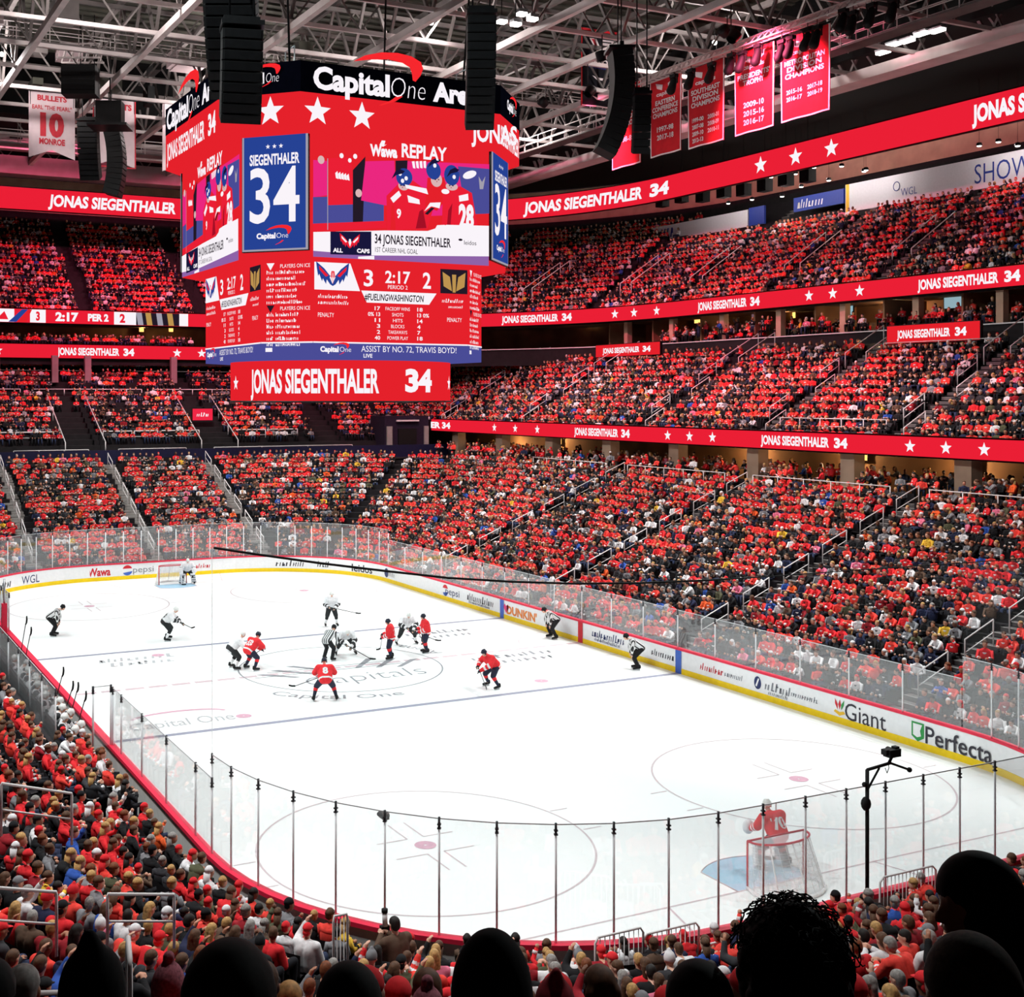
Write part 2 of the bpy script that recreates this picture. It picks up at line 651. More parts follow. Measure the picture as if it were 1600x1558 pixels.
class SideBoards:
    """the inner face of the right boards, following the corner arcs at both ends; a = -x"""
    def pt(s, a, b, off=None):
        off = .012 if off is None else off
        e = abs(a)-(HA-RC)
        if e > -1: off += .03
        if e <= 0: return Vector((-a, -HB+off, b))
        t = e/RC; r = RC-off
        return Vector((-math.copysign(HA-RC+r*math.sin(t), a), -HB+RC-r*math.cos(t), b))


RB = SideBoards()


def advert(fn, name='advert_lettering'):
    q = MB(); fn(q); return q.build(name, boards)


def stripe(x, key):
    advert(lambda q: q.rect(RB, -x-.2, .0, -x+.2, 1.03, AD[key], .02), 'line_marker')


stripe(24.5*FT, 'blue'); stripe(-24.5*FT, 'blue'); stripe(0, 'red')


def ad_x(u): return -at(u, 1, y=-HB).x


def ad_giant(q):
    q.text('Giant', RB, ad_x(1352), .56, .62, AD['dark'], w=1.9, bold=0)
    a = ad_x(1312)
    q.shape(RB, [(a-.28, .42), (a, .3), (a+.28, .42), (a+.2, .5), (a, .44), (a-.2, .5)], AD['yellow'])
    for k, c in ((-.16, 'red'), (.0, 'red'), (.14, 'green')):
        q.shape(RB, [(a+k*.6, .52), (a+k+.07, .72), (a+k*1.5+.02, .92), (a+k-.06, .72)], AD[c])


def ad_perfecta(q):
    q.text('Perfecta', RB, ad_x(1499), .56, .58, AD['dark'], w=2.72, bold=.008)
    a = ad_x(1438)-.1
    q.shape(RB, [(a-.26, .9), (a+.26, .9), (a+.26, .4), (a, .24), (a-.26, .4)], AD['green'])
    q.shape(RB, [(a-.19, .84), (a+.19, .84), (a+.1, .62), (a+.15, .45), (a-.02, .38), (a-.19, .45)], AD['white'], .02)


def ad_line(u0, u1, key, h=.36, sd=0, z=.66, z2=None):
    def fn(q):
        a0, a1 = ad_x(u0), ad_x(u1)
        scribble(q, RB, a0, z, a1-a0, h, AD[key], seed=sd)
        if z2: scribble(q, RB, a0+.2, z2, (a1-a0)*.8, .16, AD[key], seed=sd+50)
    return fn


advert(ad_giant); advert(ad_perfecta)
advert(ad_line(1094, 1130, 'red', .3, 1, .62)); advert(ad_line(1132, 1160, 'grey', .22, 2, .6))
advert(ad_line(1195, 1232, 'grey', .34, 3, .62, .36)); advert(ad_line(1236, 1278, 'grey', .22, 4, .6))


def ad_disc(q):
    a = ad_x(1184)
    q.shape(RB, [(a+.2*math.cos(t), .62+.26*math.sin(t)) for t in np.linspace(0, 2*PI, 20)[:-1]], AD['navy'])
    q.shape(RB, [(a-.12, .5), (a+.04, .82), (a+.1, .78), (a-.04, .46)], AD['white'], .02)


advert(ad_disc)
advert(ad_line(1018, 1050, 'dark', .3, 6, .62)); advert(ad_line(925, 975, 'navy', .36, 7, .68, .4))
advert(ad_line(730, 770, 'dark', .4, 9, .64, .36))
advert(lambda q: q.text("DUNKIN'", RB, ad_x(815), .55, .42, AD['orange'], w=3.0, bold=.04))
advert(lambda q: q.shape(RB, [(ad_x(791)+x, .6+y) for x, y in ((0, -.26), (.3, .06), (.16, .24), (0, .12), (-.16, .24), (-.3, .06))], AD['pink']))


def roundel(q, fr, a, z=.6, r=.34):
    q.shape(fr, [(a+r*math.cos(t), z+r*math.sin(t)) for t in np.linspace(.35, PI-.35, 12)], AD['red'])
    q.shape(fr, [(a-r*math.cos(t), z-r*math.sin(t)) for t in np.linspace(.5, PI-.2, 12)], AD['blue'])


def ad_pepsi_side(q):
    roundel(q, RB, ad_x(696)); q.text('pepsi', RB, ad_x(707), .6, .4, AD['navy'], w=1.7, bold=0)


advert(ad_pepsi_side)
FB = Frame((HA, 0, 0), (-1, 0, 0), off=.012)     # a = -y


def fe(u): return -at(u, 1, x=HA).y


def ad_far(q):
    q.text('WAWA'.capitalize(), FB, fe(155), .6, .5, AD['red'], w=1.5, bold=.03)
    q.shape(FB, [(fe(112)+x, y) for x, y in ((-.75, .35), (.7, .4), (.75, .9), (-.7, .9))], AD['orange'])
    scribble(q, FB, fe(112)-.5, .62, 1.0, .26, AD['red'], off=.02, seed=4)
    roundel(q, FB, fe(199)); q.text('pepsi', FB, fe(224), .62, .4, AD['grey'], w=1.4, bold=0)
    scribble(q, FB, fe(306), .6, 1.0, .3, AD['red'], seed=12)
    scribble(q, FB, fe(358), .6, 2.1, .42, AD['dark'], seed=14)


advert(ad_far)


class Bent:
    """the inner face of the rounded boards in a far corner; a runs to the right as seen from the ice"""
    def __init__(s, sy): s.sy = sy
    def pt(s, a, b, off=None):
        r = RC-(off if off is not None else .015)
        t = s.sy*PI/4-a/RC
        return Vector((HA-RC+r*math.cos(t), s.sy*(HB-RC)+r*math.sin(t), b))


def bent_a(sy, u):
    f = Bent(sy)
    aa = np.linspace(-6.6, 6.6, 200)
    return aa[np.argmin(np.abs(project(np.array([f.pt(a, .6) for a in aa]))[0]-u))]


advert(lambda q: q.text('leidos', Bent(-1), bent_a(-1, 566), .55, .48, AD['dark'], w=2.0, bold=.02))
advert(lambda q: scribble(q, Bent(-1), bent_a(-1, 496), .6, .9, .4, AD['dark'], seed=21))
advert(lambda q: scribble(q, Bent(-1), bent_a(-1, 430), .58, 2.0, .4, AD['dark'], seed=22))
advert(lambda q: q.shape(Bent(-1), [(bent_a(-1, 605)+.3*math.cos(t), .6+.3*math.sin(t)) for t in np.linspace(0, 5.5, 12)], AD['navy']))
advert(lambda q: scribble(q, Bent(-1), bent_a(-1, 648), .6, 1.4, .34, AD['grey'], seed=24))
advert(lambda q: q.text('WGL', Bent(1), bent_a(1, 48), .58, .5, AD['navy'], w=1.4, bold=.0))
advert(lambda q: scribble(q, Bent(1), bent_a(1, 3), .58, .8, .5, AD['dark'], seed=25))

# ------------------------------------------------------------------ glass panels


def rink_glass(p0, p1, z0, z1, label, group, post_r=.026, two=False):
    p0, p1 = Vector((p0[0], p0[1], 0)), Vector((p1[0], p1[1], 0))
    t = thing('rink_glass', label, 'rink glass', ((p0+p1)/2+Vector((0, 0, z0))), 0, group)
    d = (p1-p0)
    q = MB()
    q.box((p0+p1)/2+Vector((0, 0, (z0+z1)/2)), (d.length-.05, .014, z1-z0), GLASS, rz=math.atan2(d.y, d.x))
    q.box((p0+p1)/2+Vector((0, 0, z1)), (d.length-.05, .022, .022), GEDGE, rz=math.atan2(d.y, d.x))
    q.build('pane', t)
    for p in ((p0, p1) if two else (p0,)):
        q = MB()
        q.tube([p+Vector((0, 0, z0)), p+Vector((0, 0, z1+.03))], post_r, POST, 6)
        for zz in (z1-.12, z1-.2):
            q.box(p+Vector((0, 0, zz)), (.075, .075, .03), STEELD, rz=math.atan2(d.y, d.x))
        q.tube([p+Vector((0, 0, z1-.2)), p+Vector((0, 0, z1+.03))], post_r*1.08, STEELD, 6)
        q.build('stanchion', t)
    return t


GO = .07
ends, k = [], 0
arc = board_loop(GO)


def run(pts, step):
    """points every step metres along a polyline"""
    P = [Vector((p[0], p[1])) for p in pts]
    L = sum((P[i+1]-P[i]).length for i in range(len(P)-1))
    n = max(1, round(L/step))
    out, need, acc, i = [P[0]], L/n, 0.0, 0
    cur = P[0]
    while len(out) < n:
        seg = (P[i+1]-cur).length
        if acc+seg >= need:
            cur = cur+(P[i+1]-cur)*((need-acc)/seg)
            out.append(cur); acc = 0.0
        else:
            acc += seg; i += 1; cur = P[i]
    return out+[P[-1]]


def corner(sx, sy, n=12):
    """arc from the side boards round to the end boards"""
    r = RC+GO
    return [(sx*(HA-RC)+sx*r*math.sin(PI/2*i/n), sy*(HB-RC)+sy*r*math.cos(PI/2*i/n)) for i in range(n+1)]


near = corner(-1, 1)+corner(-1, -1)[::-1]
P = run(near, 1.21)
# P runs from the left boards round the near end to the right boards
for i in range(len(P)-1):
    rink_glass(P[i], P[i+1], 1.1, 3.5, 'tall clear glass panel of the near end, %s going right from the left boards' % nth(i+1), 'tall glass panels round the near end')
far = corner(1, -1)+corner(1, 1)[::-1]
P = run(far, 1.21)
for i in range(len(P)-1):
    rink_glass(P[i], P[i+1], 1.1, 3.42, 'tall clear glass panel of the far end, %s going left from the right boards' % nth(i+1), 'tall glass panels round the far end', .03)
xs = np.linspace(-(HA-RC), HA-RC, 19)
for i in range(18):
    rink_glass((xs[i+1], -HB-GO), (xs[i], -HB-GO), 1.1, 2.76, 'low clear glass panel above the right boards, %s from the near corner' % nth(i+1), 'glass panels along the right boards', .028)
xl = [-21.95, -20.6, -17.9, -15.3, -12.8, -11.67]
for i in range(5):
    rink_glass((xl[i], HB+GO), (xl[i+1], HB+GO), 1.1, 2.92, 'clear glass panel above the left boards, %s from the near corner' % nth(i+1), 'glass panels along the left boards', .03, two=(i == 4))
rink_glass((-11.67, HB+GO+.06), (-11.67, HB+.7), 1.12, 3.0, 'clear glass panel standing crosswise at the near end of the players bench', 'glass at the players bench', .035, two=True)
for i, x in enumerate((9.2, 11.6, 14.0, 16.4, 18.8)):
    rink_glass((x, HB+GO), (x+2.3, HB+GO), 1.1, 2.9, 'clear glass panel above the left boards beyond the bench, %s from the bench' % nth(i+1), 'glass panels beyond the bench', .03)

# netting at the near end and the black cable that carries it
t = thing('safety_net', 'fine pale protective netting hung above the near end glass', 'netting', (-HA-.1, 6, 3.5))
CABLE = ((334, 856), (400, 866), (500, 880), (600, 892), (700, 903), (800, 909), (900, 912), (1000, 911), (1100, 907), (1200, 901), (1350, 890), (1500, 880), (1640, 870))
q = MB()
U = project(np.array([(p[0], p[1], 4) for p in near]))
NH = [CAM.z+(CY-np.interp(u, [c[0] for c in CABLE], [c[1] for c in CABLE]))/FPX*d for u, d in zip(U[0], U[2])]
q.add([(p[0], p[1], 3.55) for p in near]+[(p[0], p[1], h) for p, h in zip(near, NH)], [(i, i+1, i+1+len(near), i+len(near)) for i in range(len(near)-1)], NET, True)
q.build('mesh', t)
q = MB(); q.tube([(near[0][0], near[0][1], 3.5), (near[0][0], near[0][1], NH[0])], .012, glassy('net_cord', .3, diffuse=True), 4)
q.build('edge_cord', t)
q = MB()
cab = [at(u, v, x=-HA-.35) for u, v in CABLE]
q.tube(cab, [.022 if p.y > 4 else .012 for p in cab], BLACK, 5)
setp(q.build('cable'), 'black cable sagging in front of the right stand above the ice', 'cable')

# ------------------------------------------------------------------ stands
ROWS = []            # every seat row: dict(pts, z, face offset, stand, row)
LN, LD, LR, L0, LZ = 18, .86, .35, .56, .5


def lower(d): return rrect(HA+d, HB+d, RC+.45*d)


def upper(d): return rrect(62+d, 43.5+d, 31+.6*d)


def terrace(name, loopfn, d0, z0, n, depth, rise, m, closed=True, drop=.9):
    loops = [(loopfn(d0), z0-drop)]
    for i in range(n):
        d, z = d0+i*depth, z0+i*rise
        loops += [(loopfn(d), z), (loopfn(d+depth-.005), z)]
    loops.append((loopfn(d0+n*depth), z0+n*rise))
    q = MB(); sweep(q, loops, m, closed=closed)
    return setp(q.build(name), None, None, None, 'structure')


LOW_SIDE = (-18.5, -6.6, 5.7, 17.6)
LOW_END = (8.0, -.2, -8.2)


def aisle_low(x, y, half=.62):
    """True inside an aisle of the lower bowl"""
    if abs(y) > HB+.5 and abs(x) < HA-RC+2.5:
        return min(abs(x-a) for a in LOW_SIDE) < half
    if x > HA and abs(y) < HB-RC+5:
        return min(abs(y-a) for a in LOW_END) < half+.1
    if x < -HA and abs(y) < HB-RC+5:
        return min(abs(y-a) for a in (8.4, 1.0, -6.5)) < half
    dx, dy = abs(x)-(HA-RC), abs(y)-(HB-RC)
    r, a = math.hypot(dx, dy), math.atan2(dy, dx)
    return abs(a-PI/4)*r < half


terrace('floor_lower_stand', lower, L0, LZ, LN, LD, LR, CONCD)
for i in range(LN):
    ROWS.append(dict(pts=lower(L0+i*LD+.55), z=LZ+i*LR, closed=True, aisle=aisle_low, stand='lower', row=i, bench=(lower(L0+i*LD+.4), lower(L0+i*LD+.8))))


def strip_rows(n, fn, z0, rise, aisle, stand, skip=()):
    for i in range(n):
        if i in skip: continue
        ROWS.append(dict(pts=fn(i, .55), z=z0+i*rise, closed=False, aisle=aisle, stand=stand, row=i, bench=(fn(i, .4), fn(i, .8))))


# club level on the right, above its ribbon screen
CRN, CRD, CRR, CRZ = 14, .9, .49, 9.3


def club_r(d): return [(62-i*1.0, -30.25-d) for i in range(104)]


CLUB_SIDE = (-3.2, 7.0, 18.6, 34.5, 48)
terrace('floor_club_right', club_r, 0, CRZ, CRN, CRD, CRR, CONCD, False, .1)
strip_rows(CRN, lambda i, o: club_r(i*CRD+o), CRZ, CRR, lambda x, y: min(abs(x-a) for a in CLUB_SIDE) < .75, 'club right', skip=(12, 13))
# club level at the far end
CFN, CFD, CFR, CFZ = 20, .9, .44, 7.3


def club_f(d): return [(48+d, -30+i*1.0) for i in range(50)]


CLUB_END = (12.5, 1.05, -10.2, -21)
terrace('floor_club_far', club_f, 0, CFZ, CFN, CFD, CFR, CONCD, False)
strip_rows(CFN, lambda i, o: club_f(i*CFD+o), CFZ, CFR, lambda x, y: min(abs(y-a) for a in CLUB_END) < (1.5 if x < 55 else .7), 'club far', skip=(0, 1, 11, 15))
# upper level
UN, UD, UR, UZ = 17, .9, .59, 19.5
UP_SIDE, UP_END = (-3, 9.8, 20, 31), (9, -2, -13)


def aisle_up(x, y):
    if y < -43 and x < 33: return min(abs(x-a) for a in UP_SIDE) < .7
    if x > 61 and y > -14: return min(abs(y-a) for a in UP_END) < .7
    dx, dy = x-31, -y-12.5
    a = math.degrees(math.atan2(dy, dx))
    return min(abs(a-k) for k in (20, 48, 72))*math.hypot(dx, dy)*PI/180 < .7


terrace('floor_upper_stand', upper, 0, UZ, UN, UD, UR, CONCD)
for i in range(UN):
    ROWS.append(dict(pts=upper(i*UD+.55), z=UZ+i*UR, closed=True, aisle=aisle_up, stand='upper', row=i, bench=(upper(i*UD+.4), upper(i*UD+.8))))

# long seat benches, stair flights in the aisles
qb = MB()
q_st = {}


def resample(pts, closed, step, off=0.0):
    P = np.array([(p[0], p[1]) for p in pts])
    if closed: P = np.vstack([P, P[:1]])
    seg = np.linalg.norm(np.diff(P, axis=0), axis=1)
    L = np.concatenate([[0], np.cumsum(seg)])
    s = np.arange(off, L[-1], step)
    i = np.clip(np.searchsorted(L, s, 'right')-1, 0, len(seg)-1)
    f = ((s-L[i])/seg[i])[:, None]
    return P[i]*(1-f)+P[i+1]*f, (P[i+1]-P[i])/seg[i][:, None]


def inview(x, y, z, mu=170, md=120):
    u, v, t = project(np.array([x, y, z]))
    return t > 3 and -mu < u < 1600+mu and -300 < v < 1558+md


for R in ROWS:
    A, _ = resample(R['bench'][0], R['closed'], 1.0)
    B, _ = resample(R['bench'][1], R['closed'], 1.0)
    n = len(A)
    S = np.array([(p[0], p[1]) for p in R['bench'][0]]); S2 = np.array([(p[0], p[1]) for p in R['bench'][1]])
    if R['closed']: S, S2 = np.vstack([S, S[:1]]), np.vstack([S2, S2[:1]])
    for j in range(len(S)-1):
        m = max(1, int(np.linalg.norm(S[j+1]-S[j])/.8))
        for k in range(m):
            a0, a1 = S[j]+(S[j+1]-S[j])*k/m, S[j]+(S[j+1]-S[j])*(k+1)/m
            c0, c1 = S2[j]+(S2[j+1]-S2[j])*k/m, S2[j]+(S2[j+1]-S2[j])*(k+1)/m
            mid = (a0+c1)/2
            if not inview(mid[0], mid[1], R['z']+.4): continue
            if R['aisle'](mid[0], mid[1]): continue
            z0, z1 = R['z'], R['z']+.41
            qb.add([(*a0, z0), (*a1, z0), (*a1, z1), (*a0, z1), (*c0, z1), (*c1, z1), (*c0, z1+.4), (*c1, z1+.4)],
                   [(0, 1, 2, 3), (3, 2, 5, 4), (4, 5, 7, 6)], SEATM)
setp(qb.build('floor_seat_rows'), 'dark continuous seat rows of the stands', None, None, 'structure')


def stairs(name, x0, y0, dx, dy, n, depth, rise, z0, w, m=CONC):
    """pale stair flight going outward in direction (dx, dy): two treads to a row"""
    q = MB()
    for i in range(n*2):
        d = (i+.5)*depth/2
        q.box((x0+dx*d, y0+dy*d, z0+i*rise/2+.06), (depth/2, w, .16), m, rz=math.atan2(dy, dx))
        q.box((x0+dx*(d-depth/4+.04), y0+dy*(d-depth/4+.04), z0+i*rise/2+.145), (.07, w, .014), CONCL, rz=math.atan2(dy, dx))
    return setp(q.build(name), None, None, None, 'structure')


k = 0
for a in LOW_SIDE:
    k += 1; stairs('floor_aisle_%d' % k, a, -(HB+L0), 0, -1, LN, LD, LR, LZ, 1.15)
for a in LOW_END:
    k += 1; stairs('floor_aisle_%d' % k, HA+L0, a, 1, 0, LN, LD, LR, LZ, 1.15, CONCL)
for a in CLUB_SIDE[:4]:
    k += 1; stairs('floor_aisle_%d' % k, a, -30.25, 0, -1, CRN, CRD, CRR, CRZ, 1.3)
for a in (-3, 9.8, 20, 31):
    k += 1; stairs('floor_aisle_%d' % k, a, -43.5, 0, -1, UN, UD, UR, UZ, 1.2)

# rows just in front of the camera
q = MB()
for i in range(9):
    t = 1.5+.8*i
    c = CAM+FWD*(t+.4)
    q.box((c.x, c.y, 10.36-.42*i-.6), (.8, 9, 1.2), CONCD, rz=YAW)
setp(q.build('floor_near_stand'), None, None, None, 'structure')

# concourse under the right club level
q = MB()
q.box((8, -32.5, 6.45), (108, 8.6, .2), CONCD)
q.box((8, -36.3, 8.4), (108, .3, 4.2), mat('concourse_wall', (172, 126, 86), .8, var=.45, scale=.35))
q.box((8, -33.3, 9.14), (108, 6.2, .1), CONCD)
q.box((8, -30.36, 9.6), (108, .2, .9), CONCD)
setp(q.build('wall_concourse'), None, None, None, 'structure')
q = MB()
for x in np.arange(-30, 50, 7.5): q.box((x, -31.2, 7.8), (1.0, .8, 2.6), TAN)
setp(q.build('trim_1'), 'pale columns under the ribbon screen', None, None, 'structure')
# front wall of the far club level
q = MB()
q.box((47.8, -8, 7.15), (.25, 60, 1.4), NAVY)
q.box((47.2, -8, 6.72), (1.6, 60, .1), CONCD)
setp(q.build('wall_far_club'), None, None, None, 'structure')
q = MB()
sweep(q, [(rrect(60.9, 42.9, 30), 15.0), (rrect(60.9, 42.9, 30), 16.5), (rrect(61.1, 43.1, 30), 16.5), (rrect(61.1, 43.1, 30), 16.55), (rrect(68, 49, 30), 16.55)], CONCD)
sweep(q, [(rrect(68, 49, 30), 16.5), (rrect(68, 49, 30), 18.8), (rrect(61.8, 43.3, 31), 18.75), (rrect(61.9, 43.4, 31), 20.0), (rrect(62.3, 43.8, 31), 20.0)], mat('suite_wall', (150, 112, 84), .85, var=.45, scale=.4))
setp(q.build('wall_suites'), None, None, None, 'structure')
q = MB()
sweep(q, [(rrect(60.8, 42.8, 30), 16.5), (rrect(60.8, 42.8, 30), 16.58), (rrect(60.95, 42.95, 30), 16.58)], RAIL)
setp(q.build('trim_2'), 'pale ledge along the suite fronts', None, None, 'structure')
# wall behind the upper stand, with its tan band, and the dark soffit over the stands
q = MB()
UT = UN*UD
sweep(q, [(upper(UT), UZ+UN*UR-.5), (upper(UT), UZ+UN*UR+1.0), (upper(UT+1.6), UZ+UN*UR+1.0), (upper(UT+1.6), UZ+UN*UR+1.6)], CONCD)
sweep(q, [(upper(UT+1.6), UZ+UN*UR+1.6), (upper(UT+1.6), 34.5)], TAN)
setp(q.build('wall_upper'), None, None, None, 'structure')
q = MB()
sweep(q, [(upper(UT+1.6), 34.6), (rrect(48, 40, 12), 34.2), (rrect(48, 40, 12), 39.5)], mat('soffit_black', (4, 4, 4), 1.0, var=.2))
setp(q.build('ceiling_soffit'), None, None, None, 'structure')
q = MB()
q.poly([(-70, -45, 39.3), (-70, 45, 39.3), (70, 45, 39.3), (70, -45, 39.3)], DECK)
for x in np.arange(-20, 64, 1.2): q.box((x, 0, 39.2), (.35, 88, .12), DECK)
setp(q.build('ceiling_deck'), None, None, None, 'structure')

# ------------------------------------------------------------------ ribbon screens


def ribbon(name, label, pts, z0, z1, items, m=LRED, thick=.25, texth=None, out=1):
    t = thing(name, label, 'led screen', (pts[0][0], pts[0][1], z0), 0, 'ribbon screens round the stands')
    f = Path(pts, z0, out, off=.0)
    n = len(pts)
    q = MB()
    vs = [f.pt(f.L[i], z) for z in (0, z1-z0) for i in range(n)]
    q.add([(p.x, p.y, p.z) for p in vs], [(i, i+1, i+1+n, i+n) for i in range(n-1)], m)
    q.build('screen', t)
    q = MB()
    vs = [f.pt(f.L[i], z, o) for (z, o) in ((-.08, .02), (-.08, -thick), (z1-z0+.08, -thick), (z1-z0+.08, .02)) for i in range(n)]
    q.add([(p.x, p.y, p.z) for p in vs], [(j*n+i, j*n+i+1, (j+1)*n+i+1, (j+1)*n+i) for j in range(3) for i in range(n-1)], BLACKM)
    q.build('casing', t)
    h = z1-z0
    aa = np.linspace(0, f.L[-1], 900)
    uu, _, tt = project(np.array([f.pt(a, h/2) for a in aa]))

    def A(u):
        k = np.argmin(np.abs(uu-u)+1e6*(tt < 1))
        return aa[k]
    f.off = .05
    q = MB()
    for it in items:
        kind = it[0]
        if kind == 'star':
            for u in it[1:]: q.star(f, A(u), h*.5, h*.36, LWHITE)
        elif kind == 'name':
            u0, u1 = it[1], it[2]
            a0, a1 = A(u0), A(u1)
            w = a1-a0
            sh = it[3] if len(it) > 3 else 0
            q.text('JONAS SIEGENTHALER', f, a0, h*.5, h*.5, LWHITE, w=w*.8, bold=.04, align='L', shear=sh)
            q.text('34', f, a1-w*.145, h*.5, h*.5, LWHITE, w=w*.145, bold=.05, align='L', shear=sh)
        elif kind == 'text':
            a0, a1 = A(it[2]), A(it[3])
            q.text(it[1], f, a0, h*.5, h*it[4], it[5], w=a1-a0, bold=.05, align='L')
        elif kind == 'rect':
            a0, a1 = A(it[1]), A(it[2])
            q.rect(f, a0, .02, a1, h-.02, it[3], .03)
        elif kind == 'fn': it[1](q, f, A, h)
    if q.v: q.build('lettering', t)
    return t


ribbon('ribbon_screen', 'lowest long red ribbon screen below the right club seats, over the lit concourse', [(48-i, -30) for i in range(95)], 9.1, 10.1,
       [('text', 'ER 34', 672, 704, .5, LWHITE), ('star', 773, 806, 840, 1044, 1078, 1114, 1423, 1480, 1539), ('name', 898, 985), ('name', 1190, 1325), ('name', 1668, 1800)])


def halfloop(a, b, rc, y0=16.0, x1=-46.0):
    P = rrect(a, b, rc, n=28)
    i = [k for k, (x, y) in enumerate(P) if y < -.0 and x > 0 and (x > a-.01 or y < b)]
    c = [(a-rc+rc*math.cos(t), -b+rc+rc*math.sin(t)) for t in np.linspace(0, -PI/2, 26)]
    return [(a, y) for y in np.linspace(y0, -b+rc, 20)[:-1]]+c+[(x, -b) for x in np.linspace(a-rc, x1, 40)[1:]]


def score_strip(q, f, A, h):
    q.rect(f, A(-80), .02, A(22), h-.02, LWHITE, .03)
    q.shape(f, [(A(-6), h*.2), (A(8), h*.8), (A(12), h*.2)], LRED)
    q.shape(f, [(A(12), .03), (A(34), h-.03), (A(44), h-.03), (A(24), .03)], LBLUE)
    q.shape(f, [(A(24), .03), (A(44), h-.03), (A(50), h-.03), (A(40), .03)], LRED2)
    q.rect(f, A(48), .02, A(72), h-.02, LWHITE, .03)
    q.rect(f, A(178), .02, A(212), h-.02, LWHITE, .03)
    q.rect(f, A(212), .02, A(280), h-.02, LDARK, .03)
    for i, u in enumerate((216, 230, 247, 263)):
        q.shape(f, [(A(u), .03), (A(u+9), .03), (A(u+5), h-.03), (A(u-2), h-.03)], LGOLD if i % 2 else LGREY)
    q.rect(f, A(280), .02, A(293), h-.02, LWHITE, .03)


ribbon('ribbon_screen', 'red ribbon screen below the upper stand, showing the game score at far left', halfloop(61.7, 43.2, 31), 18.75, 19.95,
       [('fn', score_strip), ('text', '3', 55, 62, .6, LRED), ('text', '2:17', 87, 123, .6, LWHITE), ('text', 'PER 2', 138, 168, .5, LWHITE), ('text', '2', 188, 196, .6, LRED),
        ('name', 785, 895), ('star', 961, 992, 1027), ('name', 1090, 1187), ('star', 1264, 1302, 1344), ('name', 1435, 1596), ('star', 1690, 1740, 1790)])
ribbon('ribbon_screen', 'topmost wide red ribbon screen hung below the roof edge', halfloop(63, 45, 31), 29.0, 30.95,
       [('name', 75, 322, .1), ('name', 818, 1046, .1), ('star', 1190, 1243, 1300), ('text', 'JONAS SIEGENTHALER', 1519, 1760, .52, LWHITE)])
ribbon('ribbon_screen', 'red ribbon screen with name and stars across the far club seats', [p for p in halfloop(60.7, 42.7, 30) if project(np.array([p[0], p[1], 16]))[0] < 730], 15.6, 16.8,
       [('star', -4, 277, 315, -40), ('name', 90, 210), ('name', 330, 450)])


def small_screen(label, u0, u1, y, zc, h):
    a, c = at(u0, 540, y=y), at(u1, 540, y=y)
    t = thing('name_screen', label, 'led screen', ((a.x+c.x)/2, y, zc-h/2), 0, 'small name screens at the suite ledge')
    q = MB(); w = abs(a.x-c.x)
    q.box(((a.x+c.x)/2, y-.12, zc), (w+.1, .2, h+.1), BLACKM); q.build('casing', t)
    f = Frame((a.x, y, zc), (0, 1, 0), off=.0)
    q = MB(); q.rect(f, 0, -h/2, w, h/2, LRED2); q.build('screen', t)
    q = MB()
    q.text('JONAS SIEGENTHALER', f, w*.12, 0, h*.42, LWHITE, w=w*.58, bold=.04, align='L', off=.03)
    q.text('34', f, w*.75, 0, h*.42, LWHITE, w=w*.12, bold=.05, align='L', off=.03)
    q.build('lettering', t)


small_screen('small red name screen on the suite ledge, the one nearer the big scoreboard', 931, 1031, -40.3, 16.05, 1.0)
small_screen('larger red name screen on the suite ledge, near the right edge', 1386, 1531, -40.3, 16.05, 1.1)
t = thing('name_screen', 'small red sign over the dark stair opening of the far club seats', 'led screen', (52.5, -9.9, 9.6), 0)
q = MB(); q.box((52.6, -9.9, 10.6), (.15, 1.9, 1.1), BLACKM); q.build('casing', t)
f = Frame((52.5, -9.0, 10.6), (-1, 0, 0), off=.0)
q = MB(); q.rect(f, 0, -.5, 1.8, .5, emit('led_sign_red', (240, 40, 70), 1)); q.build('screen', t)
q = MB(); scribble(q, f, .35, 0, 1.1, .34, LWHITE, off=.03, seed=3); q.build('lettering', t)

# ------------------------------------------------------------------ white signs over the upper seats
SY = -54.9


def wall_sign(label, u0, u1, zb, zt, fn=None, m=PAPER, y=SY):
    a, c = at(u0, 300, y=y), at(u1, 300, y=y)
    t = thing('fascia_sign', label, 'sign', ((a.x+c.x)/2, y, zb), 0, 'signs along the top of the upper seats')
    q = MB(); q.box(((a.x+c.x)/2, y-.1, (zb+zt)/2), (abs(a.x-c.x), .2, zt-zb), m); q.build('panel', t)
    if fn:
        f = Frame((a.x, y, zb), (0, 1, 0), off=.02)
        q = MB(); fn(q, f, lambda u: a.x-at(u, 300, y=y).x, zt-zb); q.build('lettering', t)
    return t


SIGNB = mat('sign_blue', (40, 62, 150), .5, var=.05)


def sg1(q, f, A, h):
    q.text('SHOW UP', f, A(1523), h*.5, h*.62, SIGNB, w=A(1660)-A(1523), bold=-.005, align='L')
    q.text('WGL', f, A(1408), h*.36, h*.26, SIGNB, w=A(1433)-A(1408), bold=-.01, align='L')
    q.tube([f.pt(A(1401)+.3*math.cos(t), h*.6+.35*math.sin(t)) for t in np.linspace(0, 2*PI, 14)], .03, SIGNB, 4)
    q.rect(f, A(1322), 0, A(1327), h, AD['yellow'])


